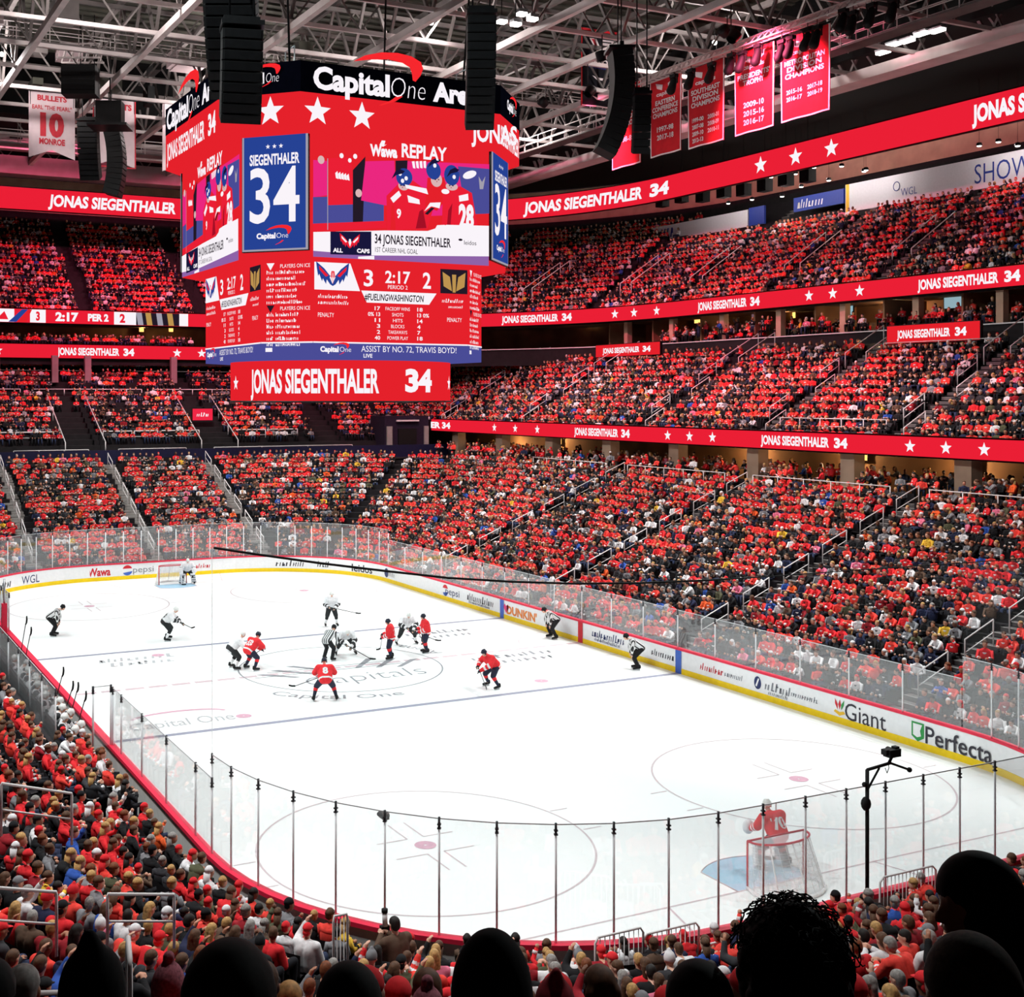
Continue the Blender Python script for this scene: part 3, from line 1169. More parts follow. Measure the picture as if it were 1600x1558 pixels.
wall_sign('long white sign with large blue letters at the top right', 1321, 1700, 27.1, 29.35, sg1)
wall_sign('white sign with short blue lettering behind the upper seats beside the roof corner', 1020, 1168, 27.4, 28.9, lambda q, f, A, h: scribble(q, f, A(1024), h*.5, A(1048)-A(1024), h*.6, SIGNB, seed=8))
wall_sign('small blue sign at the right end of the shorter white sign', 1170, 1194, 27.4, 29.0, None, SIGNB)
wall_sign('navy sign with pale lettering left of the long white sign', 1240, 1318, 27.9, 29.1, lambda q, f, A, h: scribble(q, f, A(1246), h*.5, A(1285)-A(1246), h*.6, PAPER, seed=9), SIGNB)
# boxes and lamps in the tan band under the top ribbon
k = 0
for u, v in ((1035, 315), (1065, 308), (1098, 307), (1131, 300), (1162, 297), (1195, 290), (1228, 281), (1262, 275)):
    k += 1
    p = at(u, v, y=-50)
    q = MB(); q.box(p, (1.0, .8, 1.0), BLACK); q.box(p+Vector((0, .42, 0)), (.8, .05, .8), BLACKM)
    q.tube([p+Vector((0, 0, .5)), p+Vector((0, 0, 34.3-p.z))], .03, BLACKM, 4)
    setp(q.build('loudspeaker'), 'small square black loudspeaker under the top ribbon, %s from the left' % nth(k), 'loudspeaker', 'small loudspeakers under the top ribbon')
k = 0
for u, v in ((1095, 299), (1128, 291), (1205, 277), (1243, 272), (1272, 262), (1315, 260), (1138, 318), (1175, 312), (1222, 307), (1252, 292), (1295, 282), (1350, 268), (1353, 266), (1530, 228), (1560, 222), (1590, 228)):
    k += 1
    p = at(u, v, y=-52.6)
    q = MB(); q.lathe(p, [(.16, .22), (.2, .1), (.2, 0)], BLACKM, 8); q.ball(p, (.17, .17, .08), LAMPW, 8, 4)
    q.tube([p+Vector((0, 0, .2)), p+Vector((0, 0, 34.4-p.z))], .015, BLACKM, 4)
    o = setp(q.build('ceiling_lamp'), 'small white lamp in the tan band above the upper seats, %s listed' % nth(k), 'lamp', 'lamps above the upper seats')
    L = bpy.data.lights.new('lamp', 'POINT'); L.energy, L.shadow_soft_size, L.color = 95, .1, (1, .9, .84)
    lo = bpy.data.objects.new('lamp', L); COL.objects.link(lo); lo.parent = o; lo.location = p-Vector((0, 0, .3))
# lit bar openings under the right ribbons
k = 0
for u, v, w, h, y in ((812, 700, .8, .5, -35.9), (875, 690, .6, .5, -35.9), (1180, 708, .8, .4, -35.9), (1340, 713, 1.6, .5, -35.9), (1520, 731, 1.0, .7, -35.9), (939, 515, .7, .6, -48.2), (1090, 500, .8, .6, -48.2), (1235, 493, 1.2, .5, -48.2), (1410, 483, .7, .7, -48.2), (1390, 550, 4.5, .1, -42.4), (221, 515, .5, .5, 99), (267, 515, .5, .5, 99)):
    k += 1
    far = y > 90
    p = at(u, v, x=66) if far else at(u, v, y=y)
    n = (-1, 0, 0) if far else (0, 1, 0)
    q = MB(); q.box(p, (.06, w, h) if far else (w, .06, h), BLACKM); q.rect(Frame(p, n), -w/2+.03, -h/2+.03, w/2-.03, h/2-.03, WARM, .04)
    o = setp(q.build('bar_light'), 'warm light panel at the back of the suites and bars, %s in order' % nth(k), 'light', 'warm lights in the suites and bars')
    L = bpy.data.lights.new('bar_lamp', 'POINT'); L.energy, L.shadow_soft_size, L.color = 190, .12, (1, .68, .36)
    lo = bpy.data.objects.new('bar_lamp', L); COL.objects.link(lo); lo.parent = o; lo.location = p+Vector(n)*.7+Vector((0, 0, .2))
for i, (u, v, y) in enumerate(((1130, 500, -47.5), (1322, 484, -47.5), (1490, 472, -47.5), (1185, 482+14, -47.5))):
    p = at(u, v, y=y)
    q = MB(); q.box(p, (1.5, .1, .9), BLACKM); q.rect(Frame(p, (0, 1, 0)), -.7, -.4, .7, .4, emit('tv_%d' % i, ((230, 70, 110), (150, 190, 200), (150, 180, 190), (120, 90, 100))[i], .9), .06)
    setp(q.build('television'), 'small glowing television at the back of the suites, %s from the left' % nth((1, 3, 4, 2)[i]), 'television', 'televisions in the suites')
q = MB()
for x in np.arange(-18, 44, 6.2): q.box((x, -44.2, 17.65), (.5, .5, 2.2), TAN)
for x in np.arange(-15, 44, 6.2): q.box((x, -46.4, 17.65), (.15, 4, 2.2), mat('suite_wall', (150, 112, 84)))
setp(q.build('trim_3'), 'tan columns and partitions of the suites', None, None, 'structure')

# ------------------------------------------------------------------ scoreboard


def octo(X0, w, c):
    """corner points of the eight-sided tier, clockwise seen from above starting at the near-left chamfer"""
    Y0 = w+c
    return [(-X0, -w), (-X0, w), (-X0+c, Y0), (X0-c, Y0), (X0, w), (X0, -w), (X0-c, -Y0), (-X0+c, -Y0)]


SB = thing('scoreboard', 'huge eight-sided red video scoreboard hanging over centre ice', 'scoreboard', (0, 0, 12))


def tier(name, X0, w, c, z0, z1, m, flare=0.0):
    P = octo(X0, w, c); P1 = octo(X0+flare, w+flare*.4, c+flare*.6)
    q = MB()
    n = 8
    vs = [(x, y, z0) for x, y in P]+[(x, y, z1) for x, y in P1]
    q.add(vs, [(i, i+n, (i+1) % n+n, (i+1) % n) for i in range(n)]+[tuple(range(n)), tuple(range(2*n-1, n-1, -1))], m)
    return q.build(name, SB)


# faces: 0 near end (towards the camera), 1 near-left chamfer, 2 left side, 3, 4 far end, 5, 6 right side, 7 near-right chamfer
core = tier('core', 4.6, 2.6, 1.8, 13.7, 25.6, BLACKM)
low = tier('stats_screen', 5.31, 3.53, 1.6, 14.36, 17.62, LRED2)
strip = tier('ticker_screen', 5.31, 3.53, 1.6, 13.68, 14.36, LBLUE2)
main = tier('video_screen', 6.25, 4.0, 2.1, 17.62, 22.42, LRED2)
ringo = tier('ring_screen', 6.36, 4.5, 2.45, 22.42, 24.0, LRED2)
sign = tier('name_band', 6.4, 4.5, 2.45, 24.0, 25.2, mat('band_navy', (5, 5, 12), 1.0, var=.1, spec=0.0))


def faces(X0, w, c):
    P = octo(X0, w, c)
    out = []
    for i in range(8):
        a, e = Vector((*P[i], 0)), Vector((*P[(i+1) % 8], 0))
        n = Vector(((a.x+e.x), (a.y+e.y), 0)).normalized()
        d = (e-a).normalized()
        n = Vector((d.y, -d.x, 0))
        if n.dot(a+e) < 0: n = -n
        u = Vector((0, 0, 1)).cross(n)
        o = a if (e-a).dot(u) > 0 else e
        out.append((Frame(o, n, off=.03), (e-a).length))
    return out


LF, SF, MF, RF, NF = faces(5.31, 3.53, 1.6), faces(5.31, 3.53, 1.6), faces(6.25, 4.0, 2.1), faces(6.36, 4.5, 2.45), faces(6.4, 4.5, 2.45)
SW = emit('sign_red', (246, 40, 46), 1.0)


def swoosh(q, f, a, b, s, m, off=.06):
    """red sweep over the word: a crescent with its thick end at the right and a short tail below"""
    up = [(-1.5, -.03), (-1.0, .26), (-.3, .46), (.4, .52), (1.0, .46), (1.42, .28), (1.52, .02), (1.4, -.26), (1.18, -.52)]
    lo = [(1.06, -.48), (1.02, -.2), (.92, .02), (.6, .16), (.0, .22), (-.7, .14)]
    q.shape(f, [(a+x*s/1.7, b+y*s/1.7) for x, y in up+lo], m, off)
    q.shape(f, [(a+x*s/1.7, b+y*s/1.7) for x, y in ((.42, -1.12), (.1, -1.36), (-.42, -1.6), (-.3, -1.6), (.3, -1.38), (.62, -1.16))], m, off)


# name band: white lettering with a red swoosh on the long faces, a small copy on the chamfers
for i, (f, w) in enumerate(NF):
    q = MB()
    if i % 2 == 0:
        q.text('Capital', f, .5, 24.58, .82, LWHITE, w=3.3, bold=.04, align='L', off=.08)
        q.text('One', f, 3.82, 24.58, .82, LWHITE, w=1.55, bold=-.02, align='L', off=.08, shear=.12)
        q.text('Arena', f, 5.75, 24.58, .72, LWHITE, w=2.6, bold=.05, align='L', off=.08)
        swoosh(q, f, 3.75, 25.42, 1.75, SW)
    else:
        q.text('Capital', f, w*.26, 24.62, .38, LWHITE, w=1.05, bold=.05, align='L', off=.06)
        q.text('One', f, w*.58, 24.62, .38, LWHITE, w=.55, bold=-.02, align='L', off=.06, shear=.12)
        swoosh(q, f, w*.58, 24.95, .72, SW)
    q.build('lettering', sign)
    # ring above the video screens
    f, w = RF[i]
    q = MB()
    if i == 0:
        for a in (.72, 2.62): q.star(f, a, 23.28, .58, LWHITE)
        q.text('JONAS', f, w-1.4, 23.15, .74, LWHITE, w=2.2, bold=.03, align='L')
    elif i == 1:
        q.star(f, w-1.25, 23.3, .6, LWHITE)
    elif i == 2:
        q.text('JONAS SIEGENTHALER', f, .3, 23.15, .74, LWHITE, w=5.6, bold=.03, align='L')
        q.text('34', f, 6.4, 23.2, .8, LWHITE, w=1.0, bold=.04, align='L')
    elif i == 7:
        q.text('SIEGENTHALER', f, .0, 23.15, .74, LWHITE, w=3.3, bold=.03, align='L')
    else:
        q.text('JONAS SIEGENTHALER 34', f, w/2, 23.2, .74, LWHITE, w=w*.9, bold=.03)
    q.build('lettering', ringo)


def eagle(q, f, a, b, s, m1, m2, off=.05):
    """spread-winged bird emblem: two feathered wings and a small body"""
    for k in (-1, 1):
        w = ((.0, -.5), (.14, -.42), (.3, -.2), (.34, -.42), (.5, -.16), (.54, -.3), (.68, .04), (.74, -.06), (.8, .3), (.84, .62), (.42, .3), (.16, .0), (.0, -.1))
        q.shape(f, [(a+k*s*x, b+s*y) for x, y in w], m1, off)
        q.shape(f, [(a+k*s*x, b+s*y) for x, y in ((.22, -.02), (.7, .42), (.68, .24), (.36, -.08))], m2, off+.012)
    q.shape(f, [(a-.12*s, b-.05*s), (a, b-.4*s), (a+.12*s, b-.05*s), (a+.07*s, b+.2*s), (a-.07*s, b+.2*s)], m2, off+.015)


def blob(q, f, a, b, ra, rb, m, off, rot=0.0, n=14):
    """a tilted oval on a face"""
    c, s = math.cos(rot), math.sin(rot)
    q.shape(f, [(a+ra*math.cos(t)*c-rb*math.sin(t)*s, b+ra*math.cos(t)*s+rb*math.sin(t)*c) for t in np.linspace(0, 2*PI, n+1)[:-1]], m, off)


def replay(q, f):
    """the replay picture: spectators behind the glass on the left, three players hugging on the right"""
    X = lambda u: (u-64)/1467*8.0              # picture units of the screen image
    Y = lambda v, u=800: 22.3-4.68*(v-122-.117*(u-64))/(971-.011*(u-64))
    S = lambda pts, m, o=.03: q.shape(f, [(X(u), Y(v, u)) for u, v in pts], m, o)
    R = lambda u0, v0, u1, v1, m, o=.03: S([(u0, v1), (u1, v1), (u1, v0), (u0, v0)], m, o)
    E = lambda u, v, ru, rv, m, o=.03, rot=0.0: blob(q, f, X(u), Y(v, u), ru/1467*8.0, rv/971*4.68, m, o, rot, 20)
    R(78, 610, 640, 830, LBLUE2, .012)
    S([(190, 300), (380, 290), (400, 680), (190, 680)], LRED, .018)
    S([(80, 310), (188, 320), (188, 600), (80, 610)], LPINK, .016)
    S([(390, 400), (490, 290), (470, 830), (390, 830)], LDARK, .02)
    S([(490, 330), (725, 330), (735, 560), (660, 700), (455, 650)], LPINK, .024)
    R(188, 300, 194, 880, LGREY, .028)
    for u, v, r in ((300, 280, 16), (365, 320, 14), (408, 288, 16), (140, 310, 26), (436, 590, 26)): E(u, v, r, r*1.3, LSKIN if r > 20 else LWHITE, .026)
    for k in range(5): S([(250+k*22, 420+k*6), (268+k*22, 405+k*6), (276+k*22, 470+k*4), (256+k*22, 462+k*4)], LWHITE, .027)
    R(78, 825, 660, 885, LRED, .026)
    # right background
    S([(735, 330), (1535, 380), (1535, 800), (735, 800)], LPINK, .014)
    S([(1260, 390), (1535, 420), (1535, 800), (1330, 800)], LBLUE2, .02)
    S([(735, 330), (835, 330), (830, 430), (735, 420)], LDARK, .018)
    for k in range(4): S([(870+k*32, 340), (892+k*32, 338), (900+k*30, 400), (880+k*30, 395)], LWHITE, .02)
    # players
    S([(660, 620), (760, 520), (880, 500), (1010, 600), (1060, 700), (1000, 905), (665, 905)], LRED, .03)
    S([(1000, 480), (1140, 480), (1180, 640), (1080, 760), (980, 720)], LRED2, .032)
    S([(1130, 600), (1280, 560), (1380, 620), (1440, 960), (1120, 930)], LRED, .036)
    E(805, 470, 68, 75, LBLUE, .042); E(800, 540, 44, 40, LSKIN, .038)
    E(1050, 420, 62, 78, LBLUE, .042, .2); E(1075, 500, 48, 60, LSKIN, .04)
    E(1205, 465, 66, 88, LBLUE, .046); E(1205, 560, 52, 34, LSKIN, .044)
    for u, v in ((770, 440), (820, 480), (790, 500), (1060, 380), (1225, 480)): E(u, v, 14, 18, LWHITE, .05)
    E(1360, 465, 62, 32, LWHITE, .046, .35)
    S([(1440, 480), (1470, 530), (1500, 480), (1480, 590), (1450, 590)], LGREY, .03)
    S([(690, 640), (760, 580), (780, 620), (715, 680)], LWHITE, .046)
    S([(830, 620), (930, 660), (935, 700), (840, 680)], LWHITE, .046)
    S([(810, 530), (990, 570), (1005, 620), (960, 605), (820, 560)], LWHITE, .044)
    S([(970, 760), (1020, 690), (1110, 690), (1100, 740), (1030, 720)], LWHITE, .05)
    S([(975, 780), (1030, 730), (1060, 735), (1000, 790)], LDARK, .049)
    E(1150, 600, 34, 22, LWHITE, .05)
    S([(1265, 640), (1345, 625), (1350, 680), (1270, 690)], LWHITE, .05)
    q.text('28', f, X(1330), Y(820, 1330), .92, LWHITE, w=.72, bold=.05, off=.05)
    q.text('9', f, X(760), Y(770, 760), .34, LWHITE, w=.2, bold=.04, off=.05)
    S([(1045, 940), (1080, 880), (1145, 880), (1145, 950)], LWHITE, .048)
    # title
    q.text('Wawa', f, X(635), Y(250, 635), .42, LWHITE, w=X(748)-X(525), bold=.05, off=.06)
    S([(600, 200), (625, 150), (650, 160), (640, 200), (660, 195), (630, 215)], LWHITE, .06)
    q.text('REPLAY', f, X(972), Y(268, 972), .52, LWHITE, w=X(1160)-X(780), bold=.03, off=.06)
    # caption bar
    S([(78, 893), (640, 905), (1000, 925), (1160, 880), (1528, 905), (1528, 1165), (540, 1106), (78, 1045)], LWHITE, .052)
    S([(210, 895), (535, 910), (535, 1105), (210, 1080)], LNAVY, .056)
    eagle(q, f, X(362), Y(985, 362), .52, LRED, LWHITE, .066)
    q.text('ALL', f, X(268), Y(1050, 268), .15, LWHITE, w=.42, bold=.05, off=.064)
    q.text('CAPS', f, X(470), Y(1066, 470), .15, LWHITE, w=.56, bold=.05, off=.064)
    q.text('34 JONAS SIEGENTHALER', f, X(562), Y(968, 562), .36, LDARK, w=X(1195)-X(562), bold=.02, align='L', off=.064)
    q.text('1ST CAREER NHL GOAL', f, X(565), Y(1058, 565), .19, LDARK, w=X(915)-X(565), bold=.0, align='L', off=.064)
    q.text('leidos', f, X(1310), Y(1036, 1310), .18, LDARK, w=.58, bold=.0, align='L', off=.064)
    E(1278, 1012, 18, 10, LDARK, .064)
    S([(78, 1030), (1528, 1150), (1528, 1245), (78, 1092)], emit('led_violet', (150, 104, 176), .9), .04)
    S([(430, 1110), (560, 1110), (560, 1140), (430, 1128)], LWHITE, .044)
    for u, v in ((700, 480), (1000, 395), (1160, 480)): S([(u, v), (u+30, v-60), (u+70, v-78), (u+110, v-60), (u+90, v-40), (u+40, v-30)], LNAVY, .052)
    for u, v in ((790, 545), (1078, 505), (1200, 560)): E(u-14, v-8, 7, 5, LDARK, .053); E(u+14, v-6, 7, 5, LDARK, .053); S([(u-6, v+4), (u+6, v+4), (u+2, v+16), (u-4, v+16)], emit('led_shade', (190, 120, 124), .9), .053)
    S([(690, 905), (700, 700), (720, 700), (735, 905)], LRED2, .047); S([(900, 900), (930, 760), (960, 740), (990, 900)], emit('led_shadow_red', (170, 18, 40), .9), .047); S([(1160, 930), (1175, 760), (1210, 700), (1190, 935)], emit('led_shadow_red', (170, 18, 40), .9), .047)


for i in (0, 2, 4, 6):
    q = MB(); replay(q, MF[i][0]); q.build('replay_picture', main)
for i in (1, 3, 5, 7):
    f, w = MF[i]
    q = MB()
    q.box(f.pt(w/2, 20.25, .05), (w-.1, .12, 4.75), BLACKM, rz=math.atan2(f.u.y, f.u.x))
    q.box(f.pt(w/2, 20.25, .08), (w-.16, .12, 4.68), LGREY, rz=math.atan2(f.u.y, f.u.x))
    q.rect(f, .16, 17.98, w-.16, 22.52, LBLUE, .15)
    q.text('SIEGENTHALER', f, w/2, 21.5, .4, LWHITE, w=w*.72, bold=.03, off=.17)
    q.text('34', f, w/2, 20.1, 2.1, LWHITE, w=w*.72, bold=.012, off=.17)
    for a in (-.28, 0, .28): q.star(f, w/2+a, 22.0, .1, LWHITE, .17)
    q.text('Capital', f, w*.24, 18.5, .2, LWHITE, w=.82, bold=.05, off=.17, align='L')
    q.text('One', f, w*.53, 18.5, .2, LWHITE, w=.5, bold=-.01, off=.17, align='L')
    swoosh(q, f, w*.56, 18.72, .62, SW, .17)
    q.build('player_panel', main)


def stats(q, f, w):
    """score block: two team emblems, score and clock, stat lines"""
    c = w*.5
    zt = 17.5
    q.shape(f, [(.05, zt+.05), (1.62, zt+.05), (2.05, zt-1.05), (.05, zt-1.05)], LWHITE, .02)
    eagle(q, f, .84, zt-.46, .86, LBLUE, LRED, .035)
    q.shape(f, [(.7, zt-.55), (.85, zt-.3), (.95, zt-.55), (.82, zt-.8)], LWHITE, .05)
    q.text('3', f, 2.42, zt-.5, .64, LWHITE, w=.42, bold=.02)
    q.text('2:17', f, 3.75, zt-.42, .48, LWHITE, w=1.15, bold=.02)
    q.text('PERIOD 2', f, 3.75, zt-.83, .16, LWHITE, w=.9, bold=.0)
    q.text('2', f, 5.1, zt-.5, .64, LWHITE, w=.38, bold=.02)
    q.rect(f, w-1.32, zt-1.0, w-.02, zt+.02, LDARK, .02)
    for k in range(2):
        s = 1 if k else -1
        a = w-.67
        q.shape(f, [(a+s*.1, zt-.9), (a+s*.2, zt-.3), (a+s*.55, zt-.1), (a+s*.5, zt-.7)], LGOLD, .03)
    q.shape(f, [(w-.77, zt-.2), (w-.57, zt-.2), (w-.6, zt-.95), (w-.74, zt-.95)], LGOLD, .035)
    q.shape(f, [(2.1, zt-1.02), (w-1.5, zt-1.02), (w-1.85, zt-1.5), (2.35, zt-1.5)], LWHITE, .02)
    q.text('#FUELINGWASHINGTON', f, c+.05, zt-1.27, .26, LDARK, w=2.7, bold=.02, off=.04, shear=.1)
    scribble(q, f, .2, zt-1.3, 1.3, .16, LWHITE, seed=1); scribble(q, f, .2, zt-1.55, 1.35, .15, LWHITE, seed=2)
    scribble(q, f, w-1.25, zt-1.3, 1.0, .16, LWHITE, seed=3); scribble(q, f, w-.95, zt-1.55, .7, .12, LWHITE, seed=4)
    q.text('PENALTY', f, .2, zt-2.05, .17, LWHITE, w=.7, bold=.0, align='L'); q.text('PENALTY', f, w-1.0, zt-2.1, .17, LWHITE, w=.7, bold=0, align='L')
    vals = ('17', '0% 13', '11', '3', '2', '40'), ('FACEOFF WINS', 'SHOTS', 'HITS', 'BLOCKS', 'TAKEAWAYS', 'POWER PLAY'), ('18', '13 0%', '14', '4', '7', '18')
    for r in range(6):
        zz = zt-1.72-r*.24
        q.text(vals[0][r], f, 2.95, zz, .15, LWHITE, w=.1*len(vals[0][r])+.05, bold=.02, align='R')
        q.text(vals[1][r], f, 3.75, zz, .14, LWHITE, w=.085*len(vals[1][r])+.1, bold=.0)
        q.text(vals[2][r], f, 4.65, zz, .15, LWHITE, w=.1*len(vals[2][r])+.05, bold=.02, align='L')


def roster(q, f, w):
    zz = 17.42
    for k in range(2):
        q.text('PLAYERS ON ICE', f, .85, zz, .15, LWHITE, w=1.3, bold=.0, align='L')
        q.shape(f, [(.25, zz+.13), (.6, zz+.13), (.42, zz-.16)], LWHITE if k == 0 else LDARK)
        for r in range(6):
            zz -= .24
            scribble(q, f, .25, zz, .28, .15, LWHITE, seed=r+k*9, slant=0)
            scribble(q, f, .65, zz, random.Random(r+k*7).uniform(.8, 1.3), .15, LWHITE, seed=30+r+k*9, slant=0)
        zz -= .26


for i, (f, w) in enumerate(LF):
    q = MB()
    (stats if i % 2 == 0 else roster)(q, f, w)
    q.build('statistics', low)
    f, w = SF[i]
    q = MB()
    q.rect(f, 0, 14.32, w, 14.38, LWHITE, .02)
    if i % 2 == 0:
        q.text('Capital', f, .3, 14.08, .2, LWHITE, w=.8, bold=.05, align='L'); q.text('One', f, 1.15, 14.08, .2, LWHITE, w=.5, bold=-.01, align='L')
        swoosh(q, f, 1.2, 14.24, .4, SW)
        q.text('ASSIST BY NO. 72, TRAVIS BOYD!', f, 2.1, 14.12, .24, LWHITE, w=4.4, bold=0, align='L')
        q.text('LIVE', f, 2.2, 13.84, .15, LWHITE, w=.4, bold=.02, align='L')
    else:
        q.rect(f, .2, 13.98, .5, 14.14, LWHITE)
    q.build('lettering', strip)
# drum at the bottom
q = MB(); R = 4.92
q.lathe((0, 0, 0), [(R, 12.0), (R, 13.67)], LRED2, 64, False); drum = q.build('drum_screen', SB)
q = MB()
for k in range(2):
    az = math.atan2(CAM.y, CAM.x)+k*PI
    f = Drum((0, 0, 0), R, az)
    q.text('JONAS SIEGENTHALER', f, -1.35, 12.82, .92, LWHITE, w=5.9, bold=.035)
    q.text('34', f, 3.62, 12.85, .86, LWHITE, w=1.6, bold=.05)
    q.star(f, -5.7, 12.75, .34, LWHITE); q.star(f, 6.35, 12.75, .34, LWHITE)
q.build('lettering', drum)
q = MB(); q.lathe((0, 0, 0), [(R+.04, 11.93), (R+.04, 12.0), (R-.3, 12.0), (R-.3, 11.93)], BLACKM, 64); q.build('rim', SB)
# hangers
q = MB()
for x in (-4, 4):
    for y in (-4, 4):
        q.tube([(x, y, 25.2), (x*1.1, y*1.1, 33)], .05, BLACKM, 5)
        for s in (-.5, .5): q.tube([(x+s, y, 25.2), (x+s, y, 26.3)], .03, STEEL, 4)
        q.tube([(x-.5, y, 26.3), (x+.5, y, 26.3)], .03, STEEL, 4)
q.build('hanger', SB)

# ------------------------------------------------------------------ hanging loudspeakers


def line_array(label, top, n, w, h, tilt, rz, group='hanging loudspeaker columns'):
    """a column of n curved speaker boxes under a bumper frame"""
    t = thing('speaker_array', label, 'loudspeaker', top, rz, group)
    q = MB()
    p, a = Vector((0, 0, 0)), tilt
    for i in range(n):
        d = Vector((math.sin(a), 0, -math.cos(a)))
        s = Vector((math.cos(a), 0, math.sin(a)))
        q.box(p+d*(h/2), (w*.7, w, h*.94), BLACK, ax=(s, Vector((0, 1, 0)), -d))
        q.box(p+d*(h/2)+s*(-w*.36), (.03, w*.9, h*.8), BLACKM, ax=(s, Vector((0, 1, 0)), -d))
        p = p+d*h; a += .045
    q.build('cabinets', t, True)
    q = MB(); q.box((0, 0, .12), (w*.9, w*1.05, .14), BLACKM); q.box((0, 0, .3), (.2, w*.9, .2), BLACKM); q.build('bumper_frame', t, True)
    q = MB()
    for y in (-.3, .3): q.tube([(0, y*w, .3), (0, y*w, 33.5-top[2])], .035, BLACKM, 5)
    q.build('cable', t, True)
    return t


p = at(358, 66, t=36); line_array('thick black speaker column left of the big scoreboard, upper half out of frame', (p.x, p.y, 26.5), 18, 1.54, .3, 0.0, YAW, None)
p = at(378, 130, t=35); line_array('black speaker column tilted beside the thick one by the scoreboard', (p.x, p.y, 22.6), 9, 1.15, .28, .12, YAW+.2)
p = at(752, 28, t=42); line_array('black speaker column hanging before the right corner of the scoreboard', (p.x, p.y, p.z), 13, .98, .285, .0, YAW)
p = at(138, 192, t=85); line_array('distant black speaker column beside the white retired number banners', tuple(p), 11, 1.35, .35, .0, YAW)
p = at(172, 192, t=84); line_array('distant black speaker column tilted in front of the second white banner', tuple(p), 14, 1.5, .36, -.32, YAW+PI/2)
p = at(172, 160, t=81)
q = MB(); q.box(p-Vector((0, 0, .8)), (1.2, 1.7, 1.6), BLACK, rz=YAW); q.box(p-Vector((0, 0, 1.62)), (2.2, 2.6, .16), BLACKM, rz=YAW); q.tube([p, (p.x, p.y, 36)], .05, BLACKM)
setp(q.build('subwoofer'), 'black bass speaker box hung above the two distant speaker columns', 'loudspeaker')
p = at(968, 82, t=60); line_array('black speaker column hanging between the black banner and the red banners', tuple(p), 15, 1.4, .34, -.16, YAW+PI/2)
p = at(1003, 150, t=59); line_array('shorter black speaker column over the first red banner', tuple(p), 8, .8, .34, .0, YAW)
p = at(126, 106, t=80)
q = MB()
q.box(p-Vector((0, 0, .9)), (1.4, 2.2, 1.9), BLACK, rz=YAW)
for k in range(5): q.box(p-Vector((0, 0, 1.5-k*.3))+FWD*-.72, (.06, 2.0, .12), BLACKM, rz=YAW)
q.tube([p, (p.x, p.y, 37)], .04, BLACKM); q.tube([p+RGT*.9, (p.x+RGT.x*.9, p.y+RGT.y*.9, 37)], .03, BLACKM)
fr = p+Vector((0, 0, .5))
for s in (-1, 1):
    q.bar(fr+RGT*-1.4+FWD*s*.6, fr+RGT*1.4+FWD*s*.6, .1, TRUSS); q.bar(fr+RGT*-1.4+FWD*s*.6+Vector((0, 0, .9)), fr+RGT*1.4+FWD*s*.6+Vector((0, 0, .9)), .1, TRUSS)
    for k in range(6): q.bar(fr+RGT*(-1.4+k*.5)+FWD*s*.6, fr+RGT*(-1.15+k*.5)+FWD*s*.6+Vector((0, 0, .9)), .06, TRUSS)
setp(q.build('projector_rig'), 'black equipment box hung on a pale truss above the white ten banner', 'equipment')

# ------------------------------------------------------------------ banners
CLOTHW = mat('banner_white', (226, 206, 210), .9, var=.05, scale=2)
CLOTHR = mat('banner_red', (214, 36, 46), .9, var=.07, scale=2)
CLOTHK = mat('banner_black', (14, 14, 22), .9, var=.2)
PRINTR = mat('print_red', (206, 60, 72), .9, var=.05)
PRINTW = mat('print_white', (240, 226, 228), .9, var=.04)
PRINTB = mat('print_blue', (60, 70, 150), .9, var=.05)


class Cloth(Frame):
    """a hanging cloth with soft vertical folds"""
    amp, k = .05, 3.0
    def pt(self, a, b, off=None):
        return super().pt(a, b, (self.off if off is None else off)+self.amp*math.sin(self.k*a+.4*b)*(.2+.8*max(0, min(1, -b/self.h))))


def banner(label, u0, u1, vt, vb, n, cloth, border, fn, notch=0.0, group=None, **pl):
    a, c = at(u0, vt, **pl), at(u1, vt, **pl)
    zt, zb = at((u0+u1)/2, vt, **pl).z, at((u0+u1)/2, vb, **pl).z
    w, h = (Vector((a.x, a.y))-Vector((c.x, c.y))).length, zt-zb
    t = thing('banner', label, 'banner', ((a.x+c.x)/2, (a.y+c.y)/2, zt), 0, group)
    f = Cloth((a.x, a.y, zt), n, off=0.0); f.h = h
    q = MB(); N, M = 14, 10
    for side in (0, 1):
        vs = []
        for j in range(M+1):
            for i in range(N+1):
                x = w*i/N
                bot = h*(1-notch*(1-abs(2*i/N-1)))
                vs.append(f.pt(x, -bot*j/M, -.02*side))
        fs = [(j*(N+1)+i, (j+1)*(N+1)+i, (j+1)*(N+1)+i+1, j*(N+1)+i+1) for j in range(M) for i in range(N)]
        q.add(vs, fs if not side else [x[::-1] for x in fs], cloth, True)
    q.build('cloth', t)
    q = MB()
    if border:
        e = .09
        for x0, y0, x1, y1 in ((0, -h, e, 0), (w-e, -h, w, 0), (0, -h, w, -h+e)):
            for k in range(8):
                ax0, ay0 = x0+(x1-x0-(e if y1-y0 < .2 else 0)*0)*k/8 if y1-y0 < .2 else x0, y0+(y1-y0)*k/8 if y1-y0 > .2 else y0
                ax1, ay1 = x0+(x1-x0)*(k+1)/8 if y1-y0 < .2 else x1, y0+(y1-y0)*(k+1)/8 if y1-y0 > .2 else y1
                q.rect(f, ax0, ay0, ax1, ay1, border, .025)
    f.off = .04
    fn(q, f, w, h)
    q.build('print', t)
    q = MB(); q.tube([f.pt(-.1, .06), f.pt(w+.1, .06)], .05, BLACKM, 6)
    for x in (.1, w-.1): q.tube([f.pt(x, .06), Vector((f.pt(x, 0).x, f.pt(x, 0).y, 33.2))], .02, BLACKM, 4)
    q.build('hanging_rod', t)
    return t


